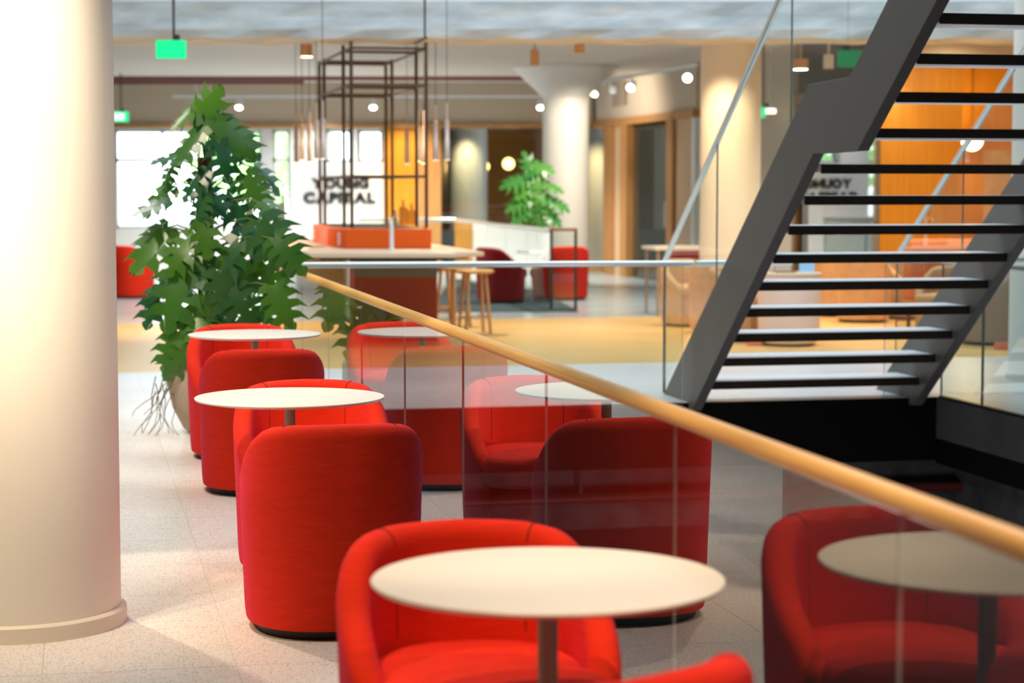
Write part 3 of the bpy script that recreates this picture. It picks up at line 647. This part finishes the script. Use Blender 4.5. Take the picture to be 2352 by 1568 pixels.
for i, (px, y) in enumerate(((935, 24.0), (960, 23.3), (974, 22.6), (1001, 21.6), (1027, 20.7))):
    pend(px, y, 'pink tube pendant right of the bronze tower, %s of five' % od[i], 'tube pendants right of the tower', 1.79 + (.0, .02, -.01, .01, 0)[i], 'glow_soft' if i not in (1, 2) else 'glow_warm')
# stools
def stool(l, label):
    t = thing('bar_stool', label, 'stool', l, .3, 'oak bar stools at the kiosk')
    build('seat', MB().lathe([(.17, .625), (.20, .635), (.205, .652), (.19, .665), (.05, .660)], 32), M['stoolwood'], t, True)
    for k in range(4):
        a = pi / 4 + k * pi / 2; build('leg', MB().tube([(.13 * cos(a), .13 * sin(a), .63), (.19 * cos(a), .19 * sin(a), 0)], .017, 10), M['stoolwood'], t, True)
    ring = [(.178 * cos(k * pi / 12), .178 * sin(k * pi / 12), .17) for k in range(25)]; build('foot_ring', MB().tube(ring, .008, 6), M['stoolwood'], t, True); return t
s0 = stool((X(1090, 21.3), 21.3, 0), 'oak bar stool at the right of the kiosk, the one standing nearest')
dup(s0, (X(1040, 22.3), 22.3, 0), .9, 'oak bar stool at the right of the kiosk, second from the front')
dup(s0, (X(1008, 23.3), 23.3, 0), .1, 'oak bar stool at the right of the kiosk, farthest and mostly hidden')

# ------------------------------------------------------------------ monstera plants
def leaf_mesh(seed, lobes=4, curl=.22, fold=.25, slit=.45):
    rnd = random.Random(seed); b = bmesh.new()
    def w(t): return .54 * max(.02, sin(pi * min(1, t * .80 + .20))) ** .7
    def bend(x, y): return (x, y, -curl * max(0, y) ** 2 - fold * abs(x) ** 1.7 + .015 * sin(9 * y + seed))
    def V(x, y): return b.verts.new(bend(x, y))
    back = lambda t: -.22 * (1 - t) ** 1.5
    for s in (-1, 1):
        V0 = None
        for k in range(lobes):
            t0, t1 = k / lobes, (k + 1) / lobes; i0, i1 = slit * w(t0), slit * w(t1); last = k == lobes - 1
            a, c = V(0, t0), V(0, t1); e, d = V(s * i0, t0 + back(t0) * .6), V(s * i1, t1 + back(t1) * .6)
            g = rnd.uniform(.17, .29) / lobes; tm = (t0 + t1) / 2; wt = w(tm) * rnd.uniform(.93, 1.06); sh = .05 + .07 * tm
            f = V(s * i0, t0 + back(t0) * .6 + g * .2); h = V(s * i1, t1 + back(t1) * .6 - g * .6)
            if last: h = d; 
            p, q = V(s * (i0 + (wt - i0) * .62), t0 + back(t0) * .85 + g + sh * .4), V(s * (i1 + (wt - i1) * .66), t1 + back(t1) * .85 - g * 1.2 + sh * .5)
            r, u = None, V(s * wt * 1.08, t1 + back(t1) * .9 - g * .5 + sh * 1.2)
            quads = [(a, c, d, e)]
            if not last: quads += [(f, h, q, p), (p, q, u)]
            else:
                q2 = V(s * wt * .55, t0 + (1 - t0) * .62 + .02); quads += [(f, d, q2, p)]
            for qd in quads:
                try: b.faces.new(qd if s < 0 else qd[::-1])
                except ValueError: pass
    bmesh.ops.remove_doubles(b, verts=b.verts, dist=.004)
    bmesh.ops.subdivide_edges(b, edges=[e for e in b.edges if e.calc_length() > .28], cuts=1, use_grid_fill=True)
    for v in b.verts: v.co.z = -curl * max(0, v.co.y) ** 2 - fold * abs(v.co.x) ** 1.7 + .015 * sin(9 * v.co.y + seed)
    bmesh.ops.recalc_face_normals(b, faces=b.faces[:])
    me = bpy.data.meshes.new('leaf'); b.to_mesh(me); b.free()
    for p in me.polygons: p.use_smooth = True
    return me
LEAVES = [leaf_mesh(i, 4 + i % 2, (.10, .35, .55, .22)[i % 4], (.15, .40, .28)[i % 3], (.30, .38, .26)[i % 3]) for i in range(6)]
for me in LEAVES: me.materials.append(M['leaf'])
LEAVES_FAR = [me.copy() for me in LEAVES]
for me in LEAVES_FAR: me.materials[0] = M['leaf_far']
LEAVES_OUT = [me.copy() for me in LEAVES]
for me in LEAVES_OUT: me.materials[0] = M['hedge']
def put_leaf(root, meshes, base, d, n, L, name='leaf'):
    d = Vector(d).normalized(); n = Vector(n); n = (n - d * n.dot(d)).normalized(); x = d.cross(n)
    o = link(name, random.choice(meshes), root); m3 = Matrix((x, d, n)).transposed().to_4x4()
    o.matrix_local = Matrix.Translation(base) @ m3 @ Matrix.Diagonal((L * random.uniform(.88, 1.0), L, L, 1)); return o
PX, PY = X(486, 12.65), 12.65
pl = thing('potted_monstera', 'tall split-leaf plant on a brown coir pole in a round sand coloured pot', 'plant', (PX, PY, 0))
build('pot', MB().lathe([(.15, 0), (.19, .03), (.255, .16), (.285, .30), (.285, .40), (.278, .42), (.26, .42), (.255, .38), (.0, .37)], 48), M['pot'], pl, True)
build('soil', MB().lathe([(.252, .375), (.15, .39), (.02, .40)], 24), M['soil'], pl, True)
qx = X(468, 12.6) - PX
build('moss_pole', MB().lathe([(.048, .36), (.052, .8), (.050, 1.3), (.045, 1.70)], 18, qx, 0), M['moss'], pl, True)
man = [  # px, py of the leaf middle, depth offset, direction in the picture (right, down), length, how much it faces us
    (425, 252, .05, (-.9, .45), .30, .3), (482, 240, -.05, (.5, -.8), .30, .9), (505, 300, -.05, (.6, .7), .32, .5), (462, 275, .1, (-.4, .8), .26, .5), (540, 318, -.1, (.8, .6), .34, .4),
    (575, 345, .05, (.75, .65), .36, .3), (415, 352, -.1, (-.6, .8), .34, .6), (370, 365, .0, (-.95, .25), .32, .3), (520, 385, -.15, (.3, .95), .36, .8), (600, 430, .0, (.9, .3), .36, .4),
    (625, 405, .1, (.9, .45), .30, .3), (590, 455, -.1, (.4, .9), .34, .7), (430, 430, -.1, (-.7, .65), .32, .5), (345, 455, .1, (-.9, .5), .34, .3), (325, 480, .0, (-.95, .35), .36, .2), (375, 415, .1, (-.5, .8), .26, .5),
    (640, 500, -.2, (.75, .65), .30, .3), (500, 470, -.15, (.7, .6), .34, .7), (555, 500, -.1, (.6, .8), .40, .6), (450, 505, -.15, (-.3, .9), .30, .6), (330, 585, .0, (-.6, .8), .42, .5), (345, 555, .1, (-.7, .6), .32, .4),
    (405, 590, -.15, (-.6, .7), .36, .7), (470, 560, -.2, (.2, .95), .30, .7), (600, 560, -.1, (.7, .7), .34, .6), (640, 575, -.3, (.55, .85), .46, .8), (668, 590, -.38, (.7, .75), .34, .6), (515, 610, -.2, (-.5, .8), .36, .7),
    (440, 640, -.15, (-.5, .85), .36, .6), (395, 690, -.2, (-.35, .95), .56, .95), (345, 720, -.1, (-.3, .95), .30, .8), (560, 650, -.2, (.4, .9), .40, .7), (620, 650, -.1, (.5, .85), .34, .6), (520, 690, -.25, (.2, .95), .38, .8),
    (560, 715, -.25, (.5, .85), .34, .8), (650, 712, -.35, (.40, .9), .36, .8), (610, 720, -.1, (-.2, .95), .30, .7), (470, 730, -.2, (-.3, .9), .36, .7), (420, 770, -.15, (-.2, .95), .32, .7), (385, 815, -.2, (-.4, .9), .34, .7), (400, 840, -.25, (-.6, .75), .28, .7),
    (500, 780, -.2, (.1, .95), .36, .7), (590, 790, -.1, (.3, .95), .32, .7)]
stems = MB()
def stem_to(root_p, pole_z): 
    a = Vector((qx, 0, pole_z)); b = Vector(root_p); mid = (a + b) / 2 + Vector((0, 0, .06)); stems.tube([a, (a + mid) / 2 + Vector((0, 0, .02)), mid, (mid + b) / 2 + Vector((0, 0, .02)), b], .0065, 5, .004)
for px, py, dy, (dx, dz), L, face in man:
    c = Vector(at(px, py, 12.6 + dy)) - Vector((PX, PY, 0)); d = Vector((dx, -.25 + random.uniform(-.15, .1), -dz)).normalized()
    base = c - d * L * .45; put_leaf(pl, LEAVES, base, d, (random.uniform(-.5, .5), -face - .15, 1.05 - face * .7), L * (.92 if py < 330 else .70 if py < 540 else .80))
    stem_to(base, min(1.68, max(.40, base.z - .10 + random.uniform(-.05, .05))))
for k in range(6):
    z = .45 + .55 * (k / 5); az = k * 2.4 + random.uniform(-.3, .3); L = random.uniform(.18, .27)
    reach = .10 + .20 * sin(pi * min(1, (z - .25) / 1.7)) * random.uniform(.5, 1.1)
    base = Vector((qx + reach * cos(az), reach * sin(az), z + .05)); d = Vector((cos(az), sin(az), random.uniform(-1.3, -.3)))
    put_leaf(pl, LEAVES, base, d, (.4 * cos(az), .4 * sin(az) - .4, .8), L); stem_to(base, max(.40, z - .12))
sb = build('stems', stems, M['stem'], pl, True)
rt = MB()
for i in range(13):
    x0 = -.20 - .04 * (i % 4) - .02 * i / 13; y0 = -.20 + .03 * (i % 3); e = Vector((-.30 - .035 * (i % 6) + .05 * (i // 6), -.25 + .05 * (i % 4), .004 + .0 * i)); zt = .40 - .012 * i
    if i % 5 == 0: e.z = .12
    p0 = Vector((x0, y0, zt)); pts = [p0.lerp(e, q / 6) + Vector((.025 * sin(q * 1.3 + i), .02 * cos(q + i * 2), 0)) * (q / 6) for q in range(7)]; rt.tube(pts, .0035, 5, .002)
o = build('aerial_roots', rt, M['root'], pl, True); o['kind'] = 'stuff'
# far plant at the flared column
fx, fy = X(1222, 28.6), 28.6
fp = thing('potted_monstera', 'bright green leafy plant in front of the flared white column', 'plant', (fx, fy, 0))
build('pot', MB().lathe([(.20, 0), (.22, .02), (.25, .55), (.24, .56), (.21, .55), (.0, .53)], 32), M['pot'], fp, True); build('stem_pole', MB().lathe([(.03, .5), (.025, 1.6)], 12, .06, 0), M['moss'], fp, True)
fst = MB()
for px, py, dx, dz, L, face in ((1215, 375, -.2, -.6, .30, .9), (1250, 385, .8, .3, .34, .7), (1180, 412, -.95, .15, .42, .6), (1235, 415, .2, .6, .36, .8), (1200, 440, -.6, .6, .32, .6), (1275, 430, .9, .4, .30, .5), (1240, 450, .5, .7, .36, .8), (1185, 465, -.9, .35, .36, .7), (1285, 465, .9, .3, .34, .6), (1215, 480, -.2, .9, .36, .8), (1265, 485, .6, .7, .30, .8), (1190, 500, -.7, .7, .32, .8), (1240, 505, .2, .9, .32, .8), (1275, 505, .7, .6, .28, .6), (1220, 395, -.5, .4, .26, .7), (1250, 470, .1, .9, .3, .9)):
    c = Vector(at(px, py, fy - .1)) - Vector((fx, fy, 0)); d = Vector((dx, -.25, -dz)).normalized(); base = c - d * L * .45
    put_leaf(fp, LEAVES_FAR, base, d, (random.uniform(-.2, .2), -face, .7), L * .95); fst.tube([(.06, 0, base.z - .06), (base + Vector((.06, 0, base.z))) / 2 if False else base], .006, 5)
build('stems', fst, M['stem'], fp, True)

# ------------------------------------------------------------------ lettering on the white wall
sg = thing('wall_lettering', 'large black lettering reading YOUNG CAPITAL on the white wall', 'sign', (X(780, YB), YB - .02, 0))
def word(txt, px0, px1, py0, py1):
    z0, z1 = Z(py1, YB - .02), Z(py0, YB - .02); x0, x1 = X(px0, YB), X(px1, YB); items = []; H = z1 - z0
    for chx in txt:
        cu = bpy.data.curves.new('letter', 'FONT'); cu.body = chx; cu.size = 1; cu.offset = .066; cu.extrude = .03
        to = bpy.data.objects.new('tmp', cu); COL.objects.link(to); bpy.context.view_layer.update()
        me = bpy.data.meshes.new_from_object(to.evaluated_get(bpy.context.evaluated_depsgraph_get())); bpy.data.objects.remove(to)
        xs = [v.co.x for v in me.vertices]; ys = [v.co.y for v in me.vertices]; items.append((me, min(xs), max(xs), min(ys), max(ys)))
    caph = .78; sc = H / caph; tot = sum(i[2] - i[1] for i in items) * sc * 1.08; gap = (x1 - x0 - tot) / (len(items) - 1); x = x0
    for me, a, b, c, d in items:
        k = H / (d - c)
        for v in me.vertices: v.co = Vector((x + (v.co.x - a) * sc * 1.08 - sg.location.x, v.co.z * sc * .5, z0 + (v.co.y - c) * k))
        me.materials.append(M['letter']); me.name = 'letter'; link('letter', me, sg); x += (b - a) * sc * 1.08 + gap
word('YOUNG', 715, 848, 409, 433); word('CAPITAL', 697, 863, 441, 467)

# ------------------------------------------------------------------ ceiling lamps, signs
def downlight(px, py, y, label, glow=None, r=.075, h=.18, m='lamptan'):
    zb = Z(py, y); t = thing('surface_downlight', label, 'ceiling lamp', (X(px, y), y, zb), 0, 'cylindrical lamps on the ceiling')
    build('lamp_body', MB().lathe([(r, .004), (r, h), (r * .4, h + .005)], 24), M[m], t, True)
    build('lens', MB().lathe([(r * .93, 0), (r * .93, .008)], 24), M[glow] if glow else M['amber'], t)
    if CEIL - zb - h > .02: build('rod', MB().lathe([(.012, h), (.012, CEIL - zb)], 8), M[m], t)
downlight(706, 131, 24.5, 'tan ceiling lamp with a glowing underside left of the bronze tower', 'glow_warm')
downlight(1228, 150, 24.0, 'unlit tan ceiling lamp above the flared column', None, .05)
downlight(1330, 122, 22.9, 'orange lit ceiling lamp just below the concrete beam', None, .06, .10)
downlight(1735, 178, 25.0, 'small orange ceiling lamp beside the tan column', None, .055, .14)
downlight(1836, 160, 23.5, 'bright ceiling lamp behind the stair glass', 'glow_white', .085, .12)
downlight(1900, 158, 23.6, 'pale unlit spotlight left of the green sign by the stair', None, .06, .16, 'lampwhite')
def track(label, p0, p1, heads, zt, glow_i, group=None):
    t = thing('track_light', label, 'track light', (p0[0], p0[1], zt)); v = Vector(p1) - Vector(p0); a = atan2(v.y, v.x); t.rotation_euler = (0, 0, a); Ln = v.length
    build('track', MB().box(0, Ln, -.02, .02, -.02, .02), M['lampwhite'], t)
    for k in (.06, .94): build('rod', MB().lathe([(.008, .02), (.008, CEIL - zt)], 8, Ln * k, 0), M['lampwhite'], t)
    for i, (k, dv) in enumerate(heads):
        c = Vector((Ln * k, 0, -.14)); d = (Matrix.Rotation(-a, 3, 'Z') @ Vector(dv)).normalized(); q = d.to_track_quat('Z', 'Y').to_matrix().to_4x4()
        h = build('spot_head', MB().lathe([(.03, -.09), (.055, -.07), (.062, .05), (.058, .06)], 20), M['lampwhite'], t, True); h.matrix_local = Matrix.Translation(c) @ q
        ln = build('lens', MB().lathe([(.056, .058), (.056, .064)], 20), M['glow_white'] if i in glow_i else M['pend'], h)
        build('arm', MB().lathe([(.010, -.08), (.010, -.02)], 8, Ln * k, 0), M['lampwhite'], t)
zt_ = 3.16
def trk(px, py): dy_ = (zt_ - EYE) * F / (HORIZON - py) * .998; return (X(px, dy_), dy_)
track('white track with four bright spotlights left of the tan column', trk(1338, 197), trk(1600, 152), ((.13, (-.4, -.6, -.6)), (.30, (.0, .3, -1)), (.47, (-.3, -.7, -.6)), (.93, (-.2, -1, -.35)), (.005, (0, .4, -1))), zt_, (0, 2, 3))
track('thin white track with small lit spotlights on the taupe bulkhead', (X(400, 35.4), 35.4), (X(1290, 35.4), 35.4), ((.17, (0, -.6, -.8)), (.515, (0, -.6, -.8)), (.945, (0, -.6, -.8))), Z(222, 35.4), (0, 1, 2))
t = thing('ceiling_pipe', 'dark red double pipe running under the far ceiling', 'pipe', (X(262, 35), 35, Z(183, 35)))
build('pipe', MB().tube([(0, 0, .03), (7.0, 0, .03)], .045, 12), M['pipe'], t, True); build('pipe', MB().tube([(0, 0, -.05), (3.25, 0, -.05)], .03, 12), M['pipe'], t, True)
for q in (.6, 2.5, 4.6, 6.6): build('hanger', MB().box(q - .015, q + .015, -.015, .015, .0, CEIL - Z(183, 35)), M['cable'], t)
def exitsign(px0, px1, py0, py1, y, label, rod=True, white=False, depth=.04):
    x0, x1, z0, z1 = X(px0, y), X(px1, y), Z(py1, y), Z(py0, y); cx = (x0 + x1) / 2
    t = thing('exit_sign', label, 'exit sign', (cx, y, z0), 0); w2 = (x1 - x0) / 2
    build('panel', MB().box(-w2, w2, 0, depth, 0, z1 - z0), M['green'], t)
    if white: build('pictogram', MB().box(-w2 * .75, w2 * .6, -.004, 0, (z1 - z0) * .15, (z1 - z0) * .85), M['sign_white'], t)
    if rod: build('rod', MB().lathe([(.012, z1 - z0), (.012, CEIL - z0)], 8, .05 * w2 * 4, .02), M['cable'], t); build('clamp', MB().box(.02, .08, .0, depth, z1 - z0, z1 - z0 + .05), M['cable'], t)
exitsign(362, 430, 92, 134, 19.16, 'green exit sign hanging on a rod below the concrete beam')
exitsign(255, 297, 256, 280, 34, 'white and green exit sign at the edge of the front column', True, True)
exitsign(1744, 1757, 246, 270, 27.5, 'small green exit sign right of the tan column', True)
t = thing('emergency_light', 'slim white emergency light beside the small green exit sign', 'lamp', (X(1768, 27.6), 27.6, Z(261, 27.6))); build('lens', MB().box(-.075, .075, -.02, .03, 0, .07), M['glow_soft'], t, bevel=.015); build('bracket', MB().lathe([(.01, .07), (.01, CEIL - Z(261, 27.6))], 8), M['lampwhite'], t)
t = thing('hanging_bracket', 'thin dark rod with a sign bracket hanging before the concrete beam', 'bracket', (X(977, 19.7), 19.7, Z(100, 19.7))); build('rod', MB().lathe([(.010, .06), (.010, CEIL - Z(100, 19.7))], 8), M['cable'], t); build('sign_edge', MB().tube([(.02, .0, .06), (-.10, -.02, 0)], .014, 8), M['bronze'], t)
va, vb = ongx(1438, 215, 9.18), ongx(1408, 215, 9.18); vz0, vz1 = ongx(1420, 243, 9.18)[2], ongx(1420, 190, 9.18)[2]
t = thing('wall_vent', 'grey slatted vent on the bulkhead behind the track spotlights', 'vent', (*G(9.18, va[1]), vz0), TH); vl = vb[1] - va[1]
build('backing', MB().box(-.01, .01, 0, vl, 0, vz1 - vz0), M['vent'], t)
for k in range(6): build('slat', MB().box(-.03, -.01, .03, vl - .03, (k + .25) * (vz1 - vz0) / 6, (k + .6) * (vz1 - vz0) / 6), M['bulkhead'], t)
# globe lamps
for px, py, y, r, lb in ((1168, 376, 43.2, .125, 'glowing globe lamp in the dark shopfront, left of the far plant'), (1112, 382, 43.6, .11, 'globe lamp half hidden by the column in the dark shopfront'), (1050, 383, 43.4, .06, 'small globe lamp in the dark shopfront below the pendants')):
    x, y, z = at(px, py, y); t = thing('globe_lamp', lb, 'lamp', (x, y, z), 0, 'globe lamps in the shopfront'); build('globe', MB().sphere((0, 0, 0), r), M['glow_globe'], t, True); build('stalk', MB().tube([(0, .0, 0), (0, 44.58 - y, 0)], .012, 8), M['bronze'], t)
    point('globe_light', (x, y - .2, z), 14, (1, .6, .2), .1)
x, y, z = (*G(10.84, 23.6), Z(322, G(10.84, 23.6)[1]))
t = thing('globe_lamp', 'glowing globe lamp in the amber recess behind the stair', 'lamp', (x, y, z)); build('globe', MB().sphere((0, 0, 0), .13), M['glow_warm'], t, True); build('stalk', MB().tube([(0, 0, .1), (0, 0, CEIL - z)], .008, 8), M['bronze'], t)
point('amber_globe_light', (x - .1, y - .35, z), 45, (1, .66, .25), .1)

# ------------------------------------------------------------------ far railing, rug, small furniture
x0, y0, _ = on(1322, 712, 0); x1, _, _ = at(1266, 712, y0)
fr2 = thing('glass_railing', 'far glass railing with a pale rail and an oak capped end panel', 'railing', (x0, y0, 0)); L_ = x0 - x1
panel(-L_ + .02, -.02, -.006, .006, .02, .97, fr2)
for q in (-L_, -.0): build('post', MB().box(q - .018, q + .018, -.02, .02, 0, .98), M['joint'], fr2)
build('end_cap', MB().box(-L_ - .02, .02, -.03, .03, .98, 1.015), M['trim'], fr2); build('foot', MB().box(-L_ - .02, .02, -.03, .03, 0, .02), M['joint'], fr2)
v0 = Vector((-L_, .02)); v1 = Vector((X(1045, 33.8) - x0, 33.8 - y0)); dv = (v1 - v0); ang = atan2(dv.y, dv.x); n = 5
for k in range(n):
    a, b = dv.length * k / n, dv.length * (k + 1) / n; p = panel(a + .008, b - .008, -.006, .006, .02, .96, fr2); p.location = (v0.x, v0.y, 0); p.rotation_euler = (0, 0, ang)
build('handrail', MB().tube([(v0.x, v0.y, .985), (v1.x, v1.y, .985), (v1.x - 1.6, v1.y + .1, .985)], .03, 12), M['steel'], fr2)
panel(v1.x - 1.6, v1.x - .02, v1.y + .04, v1.y + .052, .02, .96, fr2)
rug = build('floor_rug', MB().prism([on(1328, 716, 0)[:2], on(1205, 648, 0)[:2], on(1040, 640, 0)[:2], on(985, 716, 0)[:2]], .0, .012), M['carpet']); tag(rug, 'dark teal carpet under the red chairs at the back', 'carpet')
x, y, z = at(1222, 578, 27.4)
t = thing('side_table', 'small pale round table on thin splayed legs between the far red chairs', 'table', (x, y, .012)); build('tabletop', MB().lathe([(.20, .640), (.21, .65), (.20, .66)], 32), M['white'], t, True)
for k in range(3): a = k * 2 * pi / 3 + .5; build('leg', MB().tube([(.05 * cos(a), .05 * sin(a), .64), (.20 * cos(a), .20 * sin(a), 0)], .012, 8), M['taupe'], t, True)
x, y, _ = on(1821, 797, 0)
t = thing('drum_table', 'cream drum table in the lounge seen through the stair treads', 'table', (x, y + .30, 0))
build('body', MB().lathe([(.26, .02), (.295, .06), (.300, .2), (.305, .66), (.300, .675)], 48), M['cream' if False else 'pinkcup'], t, True); build('tabletop', MB().lathe([(.305, .675), (.312, .68), (.312, .695), (.300, .70)], 48), M['counter'], t, True); build('plinth', MB().lathe([(.24, 0), (.24, .02)], 32), M['black'], t)
ty = y + .30
t = thing('blue_sheet', 'pale blue card standing on the cream drum table', 'sheet', (X(1855, ty), ty, .70), .1); build('sheet', MB().box(-.075, .075, -.004, .004, .006, .15), M['sheet'], t); build('foot', MB().box(-.06, .06, -.025, .025, 0, .006), M['lampwhite'], t)  # thin upright pale blue rectangle on the table
t = thing('cup', 'pale cup on the left of the cream drum table', 'cup', (X(1776, ty - .05), ty - .05, .70)); build('body', MB().lathe([(.022, 0), (.030, .01), (.033, .085), (.029, .085), (.027, .012)], 24), M['pinkcup'], t, True); build('handle', MB().tube([(-.03, 0, .07), (-.055, 0, .06), (-.055, 0, .03), (-.028, 0, .02)], .005, 6), M['pinkcup'], t)
t = thing('tray', 'thin pale tray beside the cup on the drum table', 'tray', (X(1806, ty - .1), ty - .1, .70)); build('tray_plate', MB().box(-.09, .09, -.06, .06, 0, .012), M['taupe'], t, bevel=.004); build('rim', MB().box(-.095, .095, -.065, -.06, 0, .02), M['taupe'], t)
for px, py, lb in ((1732, 793, 'small coral floor box left of the drum table'), (2302, 802, 'small coral floor box under the brown chair at the right')):
    x, y, _ = on(px, py, 0); t = thing('floor_box', lb, 'box', (x, y, 0)); build('body', MB().box(-.07, .07, -.05, .05, 0, .055), M['coral'], t, bevel=.01); build('lid', MB().box(-.065, .065, -.045, .045, .055, .065), M['coral'], t)
x, y, _ = at(2192, 570, 22.3)
t = thing('sofa', 'terracotta sofa with a rounded back before the amber recess', 'sofa', (x, y, 0), TH)
build('backrest', MB().side([(-.10, .30), (-.10, .86), (-.04, .96), (.06, .96), (.12, .86), (.12, .30)], -.55, .55), M['terracotta'], t, bevel=.08, seg=4); build('seat', MB().box(-.52, .52, -.62, -.08, .18, .44), M['terracotta'], t, bevel=.05, seg=3)
for q in (-.5, .5):
    for r_y in (-.55, .05): build('leg', MB().lathe([(.02, 0), (.025, .2)], 10, q, r_y), M['bronze'], t)
x, y, _ = at(1600, 575, 24.5)
t = thing('high_table', 'long pale table seen through the stair glass above the tan chairs', 'table', (x, y, 0), TH); build('tabletop', MB().box(-.6, .9, -.3, .3, .78, .82), M['white'], t, bevel=.005)
for q, r_y in ((-.55, -.25), (.85, -.25), (-.55, .25), (.85, .25)): build('leg', MB().tube([(q, r_y, 0), (q, r_y, .78)], .02, 8), M['taupe'], t)
t = thing('vase', 'small pale pink vase on the long table by the stair stringer', 'vase', (X(1642, y - .1), y - .1, .82)); build('body', MB().lathe([(.03, 0), (.045, .04), (.035, .09), (.02, .12), (.024, .13)], 20), M['pinkcup'], t, True); build('rim', MB().lathe([(.026, .128), (.026, .134)], 20), M['white'], t)

# ------------------------------------------------------------------ outdoors behind the windows
tag(build('ground_outside', MB().box(-60, 40, 41.3, 110, -.4, -.2), M['asphalt']), 'pale ground outside the windows', None, None, 'structure')
def tree(px, y, h, r, label):
    x = X(px, y); t = thing('tree', label, 'tree', (x, y, -.2)); build('trunk', MB().lathe([(.18, 0), (.12, h * .5)], 10), M['bark'], t, True)
    bm_ = MB(); rnd = random.Random(int(px))
    for k in range(420):
        u = Vector((rnd.gauss(0, 1), rnd.gauss(0, 1), rnd.gauss(0, 1))).normalized() * r * rnd.random() ** .4; c = Vector((0, 0, h * .62)) + Vector((u.x, u.y, u.z * .9 * h * .38 / r))
        a = Vector((rnd.gauss(0, 1), rnd.gauss(0, 1), rnd.gauss(0, 1))).normalized(); b = a.orthogonal().normalized(); s_ = rnd.uniform(.16, .3)
        vs_ = [bm_.b.verts.new(c + q) for q in (-a * s_, b * s_ * .5, a * s_, -b * s_ * .5)]; bm_.b.faces.new(vs_)
    o = build('crown', bm_, M['hedge'], t); o['kind'] = 'stuff'
tree(572, 58, 4.2, 2.1, 'pale green tree outside the wide window, right of the plant')
tree(645, 62, 5.0, 1.4, 'pale green tree outside the narrow window')
tree(-60, 52, 5.0, 2.2, 'green tree outside, hidden behind the front column and mirrored in glass')
